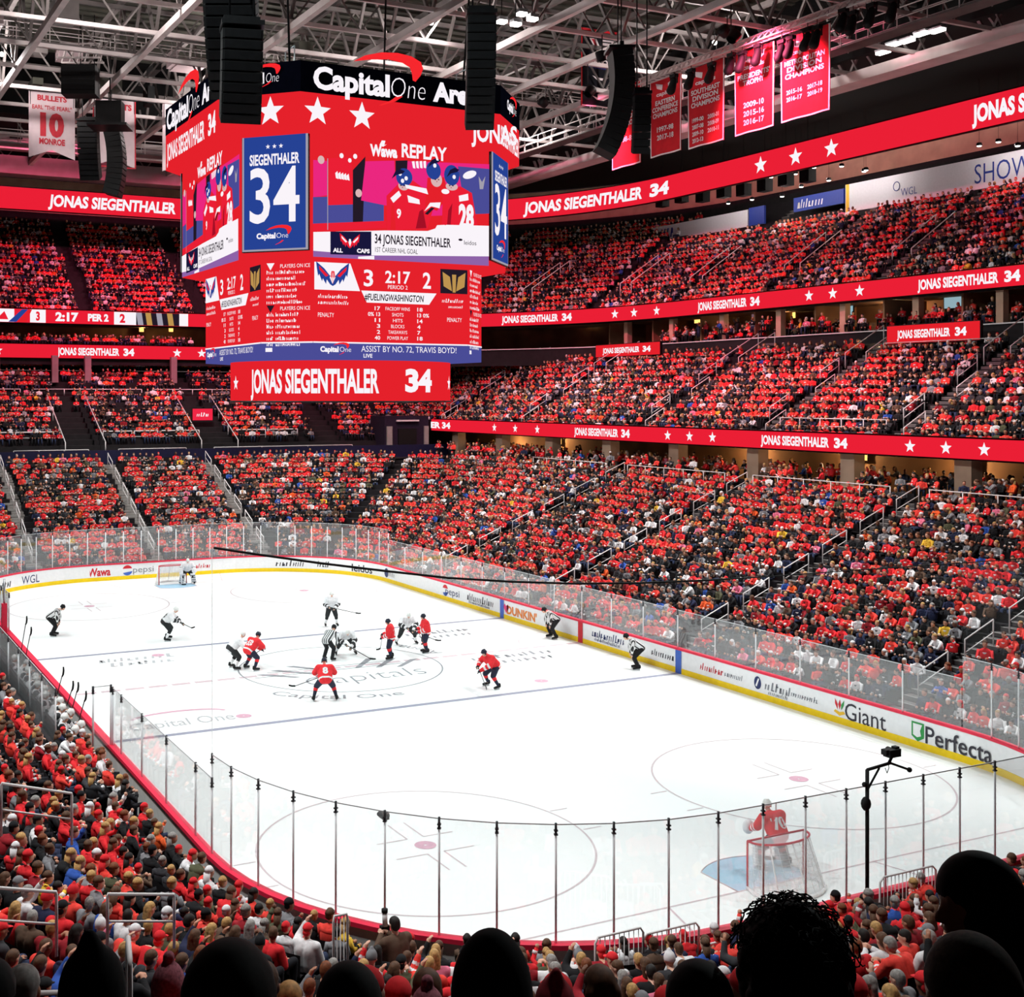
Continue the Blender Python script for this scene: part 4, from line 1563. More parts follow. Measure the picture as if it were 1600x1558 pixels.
def pr_bullets(q, f, w, h):
    q.text('BULLETS', f, w/2, -.09*h, .075*h, PRINTR, w=w*.64, bold=.04)
    q.text('EARL "THE PEARL"', f, w/2, -.235*h, .06*h, PRINTR, w=w*.86, bold=.02)
    q.text('10', f, w/2, -.49*h, .31*h, PRINTR, w=w*.52, bold=.06)
    q.text('MONROE', f, w/2, -.745*h, .085*h, PRINTR, w=w*.56, bold=.04)


banner('white retired number banner reading ten in red, left of the hanging speakers', 45, 117, 145, 248, (-1, 0, 0), CLOTHW, None, pr_bullets, .13, x=40)
banner('white retired number banner half hidden behind the tilted speaker column', 145, 212, 156, 262, (-1, 0, 0), CLOTHW, PRINTR, lambda q, f, w, h: q.text('BULLETS', f, w*.55, -.1*h, .08*h, PRINTR, w=w*.7, bold=.04), .13, x=40)
banner('white banner edge showing beside the left face of the scoreboard', 254, 320, 165, 270, (-1, 0, 0), CLOTHW, None, lambda q, f, w, h: q.text('BULLETS', f, w*.55, -.1*h, .08*h, PRINTR, w=w*.7, bold=.04), .13, x=40)


def pr_black(q, f, w, h):
    q.rect(f, 0, -h, .12, 0, CLOTHR, .03); q.rect(f, 0, -.16, w, 0, CLOTHR, .03)
    q.shape(f, [(.2*w, -.12*h), (.4*w, -.12*h), (.6*w, -.33*h), (.52*w, -.36*h)], PRINTW)
    q.shape(f, [(.26*w, -.13*h), (.34*w, -.13*h), (.55*w, -.33*h), (.53*w, -.35*h)], PRINTR, .05)
    q.shape(f, [(.55*w, -.12*h), (.88*w, -.12*h), (.62*w, -.35*h), (.56*w, -.27*h)], PRINTW)
    for k in range(3): q.rect(f, .55*w, (-.16-.05*k)*h, .8*w, (-.145-.05*k)*h, CLOTHK, .05)
    q.text('VALOR', f, w*.52, -.42*h, .075*h, PRINTW, w=w*.68, bold=.04)
    scribble(q, f, .2*w, -.49*h, .6*w, .03*h, PRINTB, seed=2)
    for k, y in enumerate((-.6, -.73, -.86)):
        q.shape(f, [(.28*w, y*h), (.4*w, (y-.05)*h), (.6*w, (y-.05)*h), (.75*w, y*h), (.6*w, (y-.02)*h), (.4*w, (y-.02)*h)], PRINTW)


banner('black banner with a striped V emblem and red edge, left of the red banners', 908, 966, 47, 168, (-1, 0, 0), CLOTHK, PRINTW, pr_black, 0, x=20)


def pr_red(lines, years, two=False):
    def fn(q, f, w, h):
        # emblem: bird and script
        for k in (-1, 1): q.shape(f, [(w*.5+k*.08*w, -.09*h), (w*.5+k*.3*w, -.05*h), (w*.5+k*.26*w, -.12*h), (w*.5+k*.1*w, -.16*h)], PRINTW)
        q.text('capitals', f, w/2, -.2*h, .05*h, PRINTW, w=w*.55, bold=.03)
        z = .31
        for s in lines:
            q.text(s, f, w/2, -z*h, .058*h, PRINTW, w=min(w*.82, w*.088*len(s)), bold=.035); z += .08
        z = .66
        for k, s in enumerate(years):
            if two:
                q.text(s, f, w*(.29 if k % 2 == 0 else .71), -(z+(k//2)*.085)*h, .05*h, PRINTW, w=w*.32, bold=.03)
            else:
                q.text(s, f, w/2, -(z+k*.105)*h, .062*h, PRINTW, w=w*.5, bold=.03)
    return fn


BY = -28
banner('red pennant banner partly hidden by the speaker column, first and smallest of five', 956, 1002, 133, 260, (0, 1, 0), CLOTHR, PRINTW, pr_red(('PATRICK', 'DIVISION', 'CHAMPIONS'), ('1988-89',)), 0, 'championship banners', y=BY)
banner('red banner reading Eastern Conference Champions, second of five', 1016, 1065, 120, 241, (0, 1, 0), CLOTHR, PRINTW, pr_red(('EASTERN', 'CONFERENCE', 'CHAMPIONS'), ('1997-98', '2017-18')), 0, 'championship banners', y=BY)
banner('red banner reading Southeast Division Champions, middle of five', 1075, 1132, 100, 226, (0, 1, 0), CLOTHR, PRINTW, pr_red(('SOUTHEAST', 'DIVISION', 'CHAMPIONS'), ('1999-00', '2000-01', '2007-08', '2008-09', '2009-10', '2010-11', '2012-13'), True), 0, 'championship banners', y=BY)
banner("red banner reading Presidents' Trophy with three seasons, fourth of five", 1148, 1210, 75, 205, (0, 1, 0), CLOTHR, PRINTW, pr_red(("PRESIDENTS'", 'TROPHY'), ('2009-10', '2015-16', '2016-17')), 0, 'championship banners', y=BY)
banner('red banner reading Metropolitan Division Champions, last and largest of five', 1220, 1297, 50, 182, (0, 1, 0), CLOTHR, PRINTW, pr_red(('METROPOLITAN', 'DIVISION', 'CHAMPIONS'), ('2015-16', '2017-18', '2016-17', '2018-19'), True), 0, 'championship banners', y=BY)

# ------------------------------------------------------------------ roof structure
BX = [x for x in np.arange(-2.0, 66, 5.35)]
BYS = [22.0, 15.7, 9.4, 3.1, -3.2, -9.5, -15.8, -22.1, -28.4, -34.7, -40.6]


def webs(q, a, c, z0, z1, n, w, m):
    a, c = Vector(a), Vector(c)
    for k in range(n):
        p0, p1 = a+(c-a)*(k/n), a+(c-a)*((k+1)/n)
        if k % 2 == 0: q.bar((p0.x, p0.y, z0), (p1.x, p1.y, z1), w, m)
        else: q.bar((p0.x, p0.y, z1), (p1.x, p1.y, z0), w, m)


for k, y in enumerate(BYS):
    t = thing('roof_truss', 'pale steel roof truss running along the rink, %s counted from the left side' % nth(k+1), 'truss', (20, y, 33), 0, 'roof trusses along the rink')
    q = MB(); q.box((20, y, 33.0), (96, .34, .4), TRUSS); q.build('bottom_chord', t)
    q = MB(); q.box((20, y, 37.6), (96, .3, .35), TRUSSD); q.build('top_chord', t)
    q = MB(); webs(q, (-28, y, 0), (68, y, 0), 33, 37.6, 36, .17, TRUSSD); q.build('web_bars', t)
for k, x in enumerate(BX):
    t = thing('roof_truss', 'pale steel roof truss running across the rink, %s counted from the scoreboard outward' % nth(k+1), 'truss', (x, -9, 33), 0, 'roof trusses across the rink')
    q = MB(); q.box((x, -9.5, 33.28), (.2, 64, .24), TRUSS); q.build('bottom_chord', t)
    q = MB(); q.box((x, -9.5, 36.2), (.2, 64, .25), TRUSSD); q.build('top_chord', t)
    q = MB(); webs(q, (x, 22, 0), (x, -41, 0), 33.3, 36.2, 30, .1, TRUSSD); q.build('web_bars', t)
# roof edge beam on the right, catwalks, duct and clutter
q = MB(); q.box((18, -40.6, 32.9), (100, 1.6, .7), TRUSS)
for x in np.arange(-20, 66, 3): q.bar((x, -40.6, 33.2), (x+1.5, -40.6, 35.5), .12, TRUSSD)
setp(q.build('edge_beam'), 'pale beam along the right edge of the roof structure', 'beam')


def catwalk(label, a, c):
    a, c = Vector(a), Vector(c)
    d = (c-a); L = d.length; d.normalize(); s = Vector((-d.y, d.x, 0))
    t = thing('catwalk', label, 'catwalk', tuple((a+c)/2), 0)
    q = MB(); q.box((a+c)/2, (L, 1.2, .12), TRUSSD, rz=math.atan2(d.y, d.x)); q.build('deck', t)
    for k in (-1, 1):
        q = MB()
        for h in (.5, 1.05): q.bar(a+s*(k*.6)+Vector((0, 0, h)), c+s*(k*.6)+Vector((0, 0, h)), .05, TRUSS)
        for i in range(int(L/2)+1): q.bar(a+d*(i*2)+s*(k*.6), a+d*(i*2)+s*(k*.6)+Vector((0, 0, 1.05)), .05, TRUSS)
        q.build('railing', t)
    q = MB()
    for i in range(int(L/6)+1):
        for k in (-1, 1): q.tube([a+d*(i*6)+s*(k*.6), a+d*(i*6)+s*(k*.6)+Vector((0, 0, 36-a.z))], .03, TRUSSD, 4)
    q.build('hanger', t)


catwalk('steel catwalk with railings over the right stand', (-10, -33, 32.4), (62, -33, 32.4))
catwalk('steel catwalk with railings across the roof beyond the scoreboard', (26.8, 18, 33.9), (26.8, -38, 33.9))
catwalk('steel catwalk with railings near the far end of the roof', (50, 18, 32.2), (50, -36, 32.2))
q = MB(); q.box((57, -8, 34.5), (3, 52, 2.4), GREYW); q.box((63, -8, 32.8), (2, 52, 1.6), GREYW)
for y in np.arange(-32, 16, 3.4): q.box((55.3, y, 34.4), (.4, 1.0, 1.3), BLACK)
setp(q.build('duct'), 'long grey air duct under the far end of the roof', 'duct')
q = MB()
rr = random.Random(4)
for i in range(60):
    x, y = rr.uniform(20, 64), rr.uniform(-38, 18)
    q.box((x, y, rr.uniform(34, 36)), (rr.uniform(.4, 2.2), rr.uniform(.4, 2.2), rr.uniform(.3, 1.4)), rr.choice((BLACK, TRUSSD, GREYW, DECK)))
setp(q.build('roof_equipment'), 'scattered grey and black boxes among the roof trusses', 'equipment', None, 'stuff')
# truss with stage lights in front of the red banners
t = thing('lighting_truss', 'pale lattice truss carrying black stage lights in front of the red banners', 'truss', (-2, -27.2, 32.2))
q = MB()
for dy, dz in ((-.25, 0), (.25, 0), (0, .42)): q.bar((-18, -27.2+dy, 32.3+dz), (14, -27.2+dy, 32.3+dz), .07, TRUSS)
q.build('chord', t)
q = MB()
for i in range(64):
    x = -18+i*.5
    q.bar((x, -27.45, 32.3), (x+.25, -27.2, 32.72), .045, TRUSS); q.bar((x+.25, -27.2, 32.72), (x+.5, -26.95, 32.3), .045, TRUSS); q.bar((x, -27.45, 32.3), (x+.5, -26.95, 32.3), .04, TRUSS)
q.build('lattice', t)
k = 0
for u, v in ((1010, 172), (1053, 130), (1080, 122), (1112, 112), (1143, 98), (1160, 95), (1185, 84), (1222, 78), (1236, 72), (1262, 60), (1277, 56), (1318, 30), (1333, 34), (1362, 22), (1396, 14)):
    k += 1
    p = at(u, v, y=-27.0)
    t = thing('stage_light', 'black stage light hanging from the lattice truss, %s from the left' % nth(k), 'stage light', (p.x, p.y, p.z), 0, 'stage lights on the lattice truss')
    q = MB(); q.capsule(p+Vector((0, 0, .15)), p+Vector((.1, .15, -.45)), .2, .28, BLACK, 8); q.build('head', t)
    q = MB(); q.box(p+Vector((0, 0, .45)), (.5, .3, .2), BLACK)
    for s in (-.3, .3): q.bar(p+Vector((s, 0, .4)), p+Vector((s, 0, -.05)), .07, BLACK)
    q.tube([p+Vector((0, 0, .5)), Vector((p.x, p.y, 32.35))], .03, BLACKM, 4); q.build('yoke', t)

# ------------------------------------------------------------------ floodlights over the ice


def floodlight(label, x, y, z, power, angle, aim, col=(.88, 1, 1), size=.25, group='floodlights over the ice'):
    t = thing('floodlight', label, 'floodlight', (x, y, z), 0, group)
    d = (Vector(aim)-Vector((x, y, z))).normalized()
    R = d.to_track_quat('-Z', 'Y').to_matrix()
    q = MB()
    n = 12
    vs, fs = [], []
    for r, zz in ((.28, .1), (.34, .5), (.34, .62), (.1, .68)):
        for i in range(n): vs.append(R @ Vector((r*math.cos(2*PI*i/n), r*math.sin(2*PI*i/n), zz-.1)))
    for j in range(3):
        for i in range(n): fs.append((j*n+i, j*n+(i+1) % n, (j+1)*n+(i+1) % n, (j+1)*n+i))
    fs.append(tuple(3*n+i for i in range(n)))
    q.add(vs, fs, BLACKM, True); q.build('housing', t, True)
    q = MB(); q.tube([(0, 0, .5), (0, 0, 33.1-z)], .04, BLACKM, 4); q.build('bracket', t, True)
    L = bpy.data.lights.new('flood_lamp', 'SPOT')
    L.energy, L.spot_size, L.spot_blend, L.color, L.shadow_soft_size = power, math.radians(angle), .35, col, size
    o = bpy.data.objects.new('flood_lamp', L)
    COL.objects.link(o)
    o.parent = t
    o.rotation_euler = d.to_track_quat('-Z', 'Y').to_euler()
    return t


for i, (x, y) in enumerate(FLOODS):
    floodlight('floodlight hung under the roof %s the ice, %s from near end' % ('left of' if y > 0 else 'right of', nth(i//2+1)), x, y, FLOOD_Z, FLOOD_POWER, FLOOD_ANGLE, (x*.9, -y*.12, 0))
PINK = (1, .13, .28)
for i, (x, y, ax, ay, az) in enumerate(((2, -24, 4, -46, 18), (20, -24, 22, -46, 18), (34, -20, 50, -38, 18), (46, 3, 68, 3, 18), (46, -13, 66, -16, 18))):  # invented lamps, added to give the upper crowd a pink tone
    floodlight('pink wash light added under the roof to tint the stands, %s from the near end' % nth(i+1), x, y, 32.0, ADDED_WASH_POWER, 95, (ax, ay, az), PINK, .3, 'added pink wash lights')
for i, (x, y, ax, ay, az, an) in enumerate(((-12, -20, -12, -25, 3, 84), (8, -20, 8, -25, 3, 84), (27, -20, 30, -25, 3, 84), (36, -4, 43, -4, 4, 84), (-36, 12, -36.5, 12, 3, 62), (-22, 24, -22, 19, 3, 62), (-6, 24, -6, 19, 3, 62))):  # extra fill spots, added to brighten the crowd in the lower seats
    floodlight('added fill light under the roof aimed down at the lower seats, %s in the ring' % nth(i+1), x, y, 31.6, STAND_FILL_POWER*(.55 if an < 70 else 1), an, (ax, ay, az), (1, .9, .87), .3, 'added fill lights over the lower seats')
for i, (x, y) in enumerate(((14, 8), (14, -12), (34, -6), (32, 10), (34, -30), (10, -30), (44, -12))):  # made-up bulbs, added so the trusses and ceiling come out brighter
    q = MB(); q.ball((x, y, 34.4), .16, LAMPW, 8, 6); q.tube([(x, y, 34.5), (x, y, 36.2)], .03, BLACKM, 4)
    o = setp(q.build('roof_fill_lamp'), 'bare bulb added to brighten the roof trusses, %s of the roof lamps' % nth(i+1), 'lamp', 'bare bulbs added to brighten the trusses')
    L = bpy.data.lights.new('bulb', 'POINT'); L.energy, L.shadow_soft_size, L.color = ROOF_FILL_POWER, .3, (1, .92, .9)
    lo = bpy.data.objects.new('bulb', L); COL.objects.link(lo); lo.parent = o; lo.location = (x, y, 34.0)
# bright work lights among the trusses
for i, (u, v) in enumerate(((784, 34), (806, 38), (815, 22), (832, 30))):
    p = at(u, v, t=58)
    q = MB(); q.box(p+Vector((0, 0, .14)), (.4, .45, .16), STEEL); q.box(p, (.36, .42, .14), LAMPW)
    q.tube([p+Vector((0, 0, .2)), (p.x, p.y, 33.3)], .03, BLACKM, 4)
    setp(q.build('work_light'), 'bright white work light glowing above the scoreboard, %s of the cluster from the left' % nth(i+1), 'lamp', 'work lights above the scoreboard')
for i, (u, v) in enumerate(((1380, 82), (1396, 70), (1418, 64), (1440, 53), (1465, 48), (937, 92))):
    p = at(u, v, y=-39)
    q = MB(); q.box(p, (.84, .4, .16), LAMPW); q.box(p+Vector((0, 0, .14)), (.9, .5, .1), STEEL); q.tube([p+Vector((0, 0, .2)), (p.x, p.y, 36)], .03, BLACKM, 4)
    setp(q.build('tube_light'), 'long white tube light under the right edge of the roof, %s in the row' % nth(i+1), 'lamp', 'tube lights at the roof edge')

# ------------------------------------------------------------------ people
SKINS = [mat('skin_%d' % i, c, .55, var=.05, scale=20) for i, c in enumerate(((222, 172, 148), (206, 150, 124), (176, 122, 96), (112, 74, 56)))]
HAIRS = {k: mat('hair_'+k, c, .65, var=.3, scale=30) for k, c in dict(brown=(92, 64, 46), black=(34, 28, 26), blond=(190, 148, 92), grey=(150, 146, 142), auburn=(120, 66, 38)).items()}
CLOTH = {k: mat('cloth_'+k, c, .85, var=.12, scale=14) for k, c in {'red': (230, 42, 50), 'bright red': (243, 70, 60), 'dark red': (150, 26, 38), 'black': (22, 22, 25), 'charcoal': (52, 52, 56), 'navy': (32, 38, 68), 'grey': (132, 132, 136), 'white': (232, 230, 232), 'orange': (238, 96, 44), 'blue': (46, 84, 168), 'brown': (92, 70, 56), 'yellow': (232, 186, 60), 'pink': (232, 120, 150), 'olive': (84, 84, 62)}.items()}
JEANS = mat('cloth_jeans', (46, 56, 84), .9, var=.15, scale=14)
DARKP = mat('cloth_dark_trousers', (24, 24, 30), .9, var=.15)
TEMP = bpy.data.materials.new('slot')


def remesh(q, voxel, name, smooth=4):
    """closes overlapping shapes into one continuous skin"""
    o = q.build('tmp')
    m = o.modifiers.new('r', 'REMESH'); m.mode = 'VOXEL'; m.voxel_size = voxel; m.use_smooth_shade = True
    m = o.modifiers.new('s', 'SMOOTH'); m.iterations = smooth; m.factor = .5
    dg = bpy.context.evaluated_depsgraph_get()
    me = bpy.data.meshes.new_from_object(o.evaluated_get(dg))
    me.name = name
    bpy.data.objects.remove(o)
    me.materials.clear(); me.materials.append(TEMP)
    me.polygons.foreach_set('material_index', [0]*len(me.polygons))
    return me


def V(*a): return Vector(a)


def hand(q, w, h, side, curl=.5, n=6):
    """palm, four bent fingers of different lengths and a thumb from the side of the palm"""
    w, h = Vector(w), Vector(h)
    d = (h-w).normalized()
    s = d.cross(V(0, 0, 1)); s = s.normalized() if s.length > .1 else V(0, 1, 0)
    dn = s.cross(d).normalized()*-1
    if dn.z > 0: dn = -dn
    q.capsule(h-d*.03, h+d*.05, .032, .036, TEMP, n+2)
    for k in range(4):
        b0 = h+d*.07+s*(.027*(k-1.5)/1.5*1.0)
        L = (.058, .07, .066, .05)[k]
        m = b0+(d*(1-curl*.4)+dn*curl*.6).normalized()*L*.6
        e = m+(d*(1-curl)+dn*curl).normalized()*L*.5
        q.capsule(b0, m, .0115, .011, TEMP, n); q.capsule(m, e, .011, .0095, TEMP, n)
    b0 = h+s*side*.03-d*.01
    m = b0+(s*side*.7+d*.6).normalized()*.045
    q.capsule(b0, m, .014, .012, TEMP, n); q.capsule(m, m+d*.03+dn*.012, .012, .01, TEMP, n)


def head_shape(q, c, fd, n=12):
    """skull, jaw, brow, nose, lips and ears; fd is the way the face looks"""
    c, fd = Vector(c), Vector(fd).normalized()
    s = V(0, 0, 1).cross(fd).normalized()
    up = fd.cross(s).normalized()
    M = Matrix((fd, s, up)).transposed()
    q.ball(c+up*.02, (.098, .077, .1), TEMP, n, n-3, R=M)
    q.ball(c+fd*.02-up*.05, (.07, .058, .075), TEMP, n, n-3, R=M)
    q.capsule(c+fd*.088+up*.0, c+fd*.108-up*.03, .012, .017, TEMP, 6)
    q.capsule(c+fd*.083+up*.028-s*.035, c+fd*.083+up*.028+s*.035, .014, .014, TEMP, 6)
    q.capsule(c+fd*.083-up*.066-s*.02, c+fd*.083-up*.066+s*.02, .011, .011, TEMP, 6)
    for k in (-1, 1): q.ball(c+s*k*.079-fd*.005, (.026, .012, .034), TEMP, 7, 5, R=M)


def body_mesh(J, name, voxel=.0125):
    q = MB()
    for k in (-1, 1):
        q.capsule(J['pel']+V(0, k*.06, 0), J['chest']+V(0, k*.075, 0), .125, .115, TEMP)
        i = (k+1)//2
        q.capsule(J['chest']+V(0, k*.06, .06), J['sh'][i], .09, .06, TEMP)
        q.capsule(J['sh'][i], J['el'][i], .055, .043, TEMP); q.capsule(J['el'][i], J['ha'][i], .043, .028, TEMP)
        hand(q, J['el'][i], J['ha'][i], -k)
        q.capsule(J['hip'][i], J['kn'][i], .09, .06, TEMP); q.capsule(J['kn'][i], J['an'][i], .06, .04, TEMP)
        q.capsule(J['an'][i]-V(0, 0, .02), J['toe'][i], .045, .036, TEMP)
    q.capsule(J['chest']+V(0, 0, .08), J['neck'], .09, .062, TEMP)
    q.capsule(J['neck'], J['head']-V(0, 0, .05), .058, .055, TEMP)
    head_shape(q, J['head'], J['fd'])
    return remesh(q, voxel, name)


def shirt_mesh(J, name, grow=.02, loose=.0, voxel=.02, cuff=.88):
    q = MB()
    for k in (-1, 1):
        i = (k+1)//2
        q.capsule(J['pel']+V(0, k*.065, .02), J['chest']+V(0, k*.08, 0), .128+grow+loose, .12+grow+loose, TEMP)
        q.capsule(J['chest']+V(0, k*.06, .06), J['sh'][i], .095+grow, .068+grow+loose*.6, TEMP)
        e = J['el'][i]+(J['ha'][i]-J['el'][i])*cuff
        q.capsule(J['sh'][i], J['el'][i], .066+grow+loose*.6, .05+grow+loose*.5, TEMP); q.capsule(J['el'][i], e, .05+grow+loose*.5, .034+grow*.7+loose*.3, TEMP)
    q.capsule(J['chest']+V(0, 0, .06), J['neck']-V(0, 0, .015), .09+grow, .06+grow*.5, TEMP)
    return remesh(q, voxel, name)


def trouser_mesh(J, name, grow=.016, voxel=.02, to=.95):
    q = MB()
    for k in (-1, 1):
        i = (k+1)//2
        q.capsule(J['pel']+V(0, k*.055, .0), J['hip'][i], .13+grow*.5, .1+grow, TEMP)
        q.capsule(J['hip'][i], J['kn'][i], .094+grow, .066+grow, TEMP)
        if to > 0: q.capsule(J['kn'][i], J['kn'][i]+(J['an'][i]-J['kn'][i])*to, .064+grow, .048+grow, TEMP)
    return remesh(q, voxel, name)


def hair_mesh(J, kind, name):
    c, fd = J['head'], Vector(J['fd']).normalized()
    s = V(0, 0, 1).cross(fd).normalized(); up = fd.cross(s).normalized()
    M = Matrix((fd, s, up)).transposed()
    q = MB()
    if kind in ('short', 'long'):
        q.ball(c+up*.035-fd*.012, (.106, .088, .102), TEMP, 12, 8, R=M, zlo=.0)
        q.ball(c-fd*.04+up*.005, (.078, .083, .095), TEMP, 12, 8, R=M)
        if kind == 'long':
            for k in (-1, 0, 1): q.capsule(c-fd*.055+s*k*.045, c-fd*.1+s*k*.06-V(0, 0, .26), .055, .04, TEMP, 8)
        return remesh(q, .016, name, 3)
    if kind == 'cap':
        q.ball(c+up*.045-fd*.008, (.108, .09, .098), TEMP, 12, 8, R=M, zlo=-.05)
        q.ball(c+up*.045+fd*.12, (.07, .07, .012), TEMP, 10, 5, R=M)
        q.ball(c-fd*.045-up*.02, (.06, .075, .07), TEMP, 10, 6, R=M)
        return remesh(q, .016, name, 2)
    if kind == 'beanie':
        q.ball(c+up*.04-fd*.008, (.112, .095, .12), TEMP, 12, 8, R=M, zlo=-.35)
        q.ball(c+up*.165, .035, TEMP, 8, 6)
        return remesh(q, .016, name, 2)
    if kind == 'helmet':
        q.ball(c+up*.035-fd*.008, (.128, .108, .115), TEMP, 14, 9, R=M, zlo=-.35)
        for k in (-1, 1): q.ball(c+s*k*.095-up*.02-fd*.01, (.045, .018, .05), TEMP, 8, 6, R=M)
        for k in (-1, 0, 1): q.capsule(c+up*.145+s*k*.03-fd*.07, c+up*.14+s*k*.03+fd*.06, .014, .012, TEMP, 6)
        return remesh(q, .014, name, 2)


def fan_joints(pose):
    """seated spectator, hips over the bench front edge, looking along +x"""
    J = dict(pel=V(.0, 0, .12), chest=V(-.02, 0, .40), neck=V(.0, 0, .56), head=V(.035, 0, .70), fd=V(1, 0, -.12))
    J['hip'] = [V(.03, k*.1, .1) for k in (-1, 1)]; J['kn'] = [V(.42, k*.13, .12) for k in (-1, 1)]
    J['an'] = [V(.40, k*.13, -.32) for k in (-1, 1)]; J['toe'] = [V(.55, k*.15, -.375) for k in (-1, 1)]
    J['sh'] = [V(-.02, k*.19, .48) for k in (-1, 1)]
    if pose == 0: J['el'] = [V(.06, k*.25, .23) for k in (-1, 1)]; J['ha'] = [V(.3, k*.1, .24) for k in (-1, 1)]
    if pose == 1: J['el'] = [V(.16, k*.25, .3) for k in (-1, 1)]; J['ha'] = [V(.34, k*.05, .46) for k in (-1, 1)]
    if pose == 2:
        J.update(chest=V(.1, 0, .37), neck=V(.19, 0, .5), head=V(.26, 0, .62), fd=V(1, 0, -.2)); J['sh'] = [V(.12, k*.19, .44) for k in (-1, 1)]
        J['el'] = [V(.3, k*.2, .22) for k in (-1, 1)]; J['ha'] = [V(.46, k*.05, .3) for k in (-1, 1)]
    if pose == 3: J['el'] = [V(.05, -.25, .23), V(.2, .26, .5)]; J['ha'] = [V(.3, -.1, .24), V(.3, .16, .74)]
    if pose == 4: J.update(fd=V(.8, .6, -.1)); J['el'] = [V(.02, k*.27, .22) for k in (-1, 1)]; J['ha'] = [V(.27, .02+k*.08, .2) for k in (-1, 1)]
    return J


def striped(me, J, heavy=False):
    """second slot on a jersey for its hem and sleeve bands"""
    if len(me.materials) < 2: me.materials.append(TEMP)
    for p in me.polygons:
        c = p.center
        for i in (0, 1):
            a, b = J['el'][i], J['ha'][i]
            t = (c-a).dot(b-a)/(b-a).length_squared
            if (c-(a+(b-a)*t)).length < .11 and ((-.15 < t < .28 or .4 < t < .72) if heavy else (.05 < t < .22 or .42 < t < .6)): p.material_index = 1
        d = (J['chest']-J['pel']).normalized()
        t = (c-J['pel']).dot(d)
        if heavy and ((c-J['sh'][0]).length < .115 or (c-J['sh'][1]).length < .115): p.material_index = 1
        if (-.13 if heavy else -.06) < t < (.05 if heavy else .0) and min((c-J['ha'][i]).length for i in (0, 1)) > .2: p.material_index = 1
    return me


FAN = []
for p in range(5):
    J = fan_joints(p)
    d = dict(J=J, body=body_mesh(J, 'seated_body'), shirt=shirt_mesh(J, 'seated_shirt', loose=.012), trousers=trouser_mesh(J, 'seated_trousers'))
    for h in ('short', 'long', 'cap', 'beanie', 'helmet'): d[h] = hair_mesh(J, h, 'seated_'+h)
    q = MB()
    for k in (0, 1): q.capsule(J['an'][k]-V(.03, 0, .045), J['toe'][k], .05, .042, TEMP, 8)
    d['shoes'] = remesh(q, .02, 'seated_shoes', 2)
    d['jersey'] = striped(d['shirt'].copy(), J); d['jersey_heavy'] = striped(d['shirt'].copy(), J, True)
    FAN.append(d)


def wear(mesh, name, m, parent):
    o = bpy.data.objects.new(name, mesh)
    COL.objects.link(o)
    if parent is not None: o.parent = parent
    for i, mm in enumerate(m if isinstance(m, (list, tuple)) else [m]):
        o.material_slots[i].link = 'OBJECT'; o.material_slots[i].material = mm
    return o


def seated(label, loc, rz, pose, skin, hair, hairm, shirt, trousers=None, scale=1.0, group=None, shoes=True):
    F = FAN[pose]
    t = wear(F['body'], 'person', skin, None)
    t.location, t.rotation_euler, t.scale = loc, (0, 0, rz), (scale,)*3
    setp(t, label, 'person', group)
    if isinstance(shirt, tuple): wear(F['jersey_heavy' if shirt[0] is CLOTH['white'] else 'jersey'], 'jersey', shirt, t)
    else: wear(F['shirt'], 'top', shirt, t)
    wear(F['trousers'], 'trousers', trousers or DARKP, t)
    if hair: wear(F[hair], {'short': 'hair', 'long': 'hair'}.get(hair, hair), hairm, t)
    if shoes: wear(F['shoes'], 'shoes', BLACK, t)
    return t


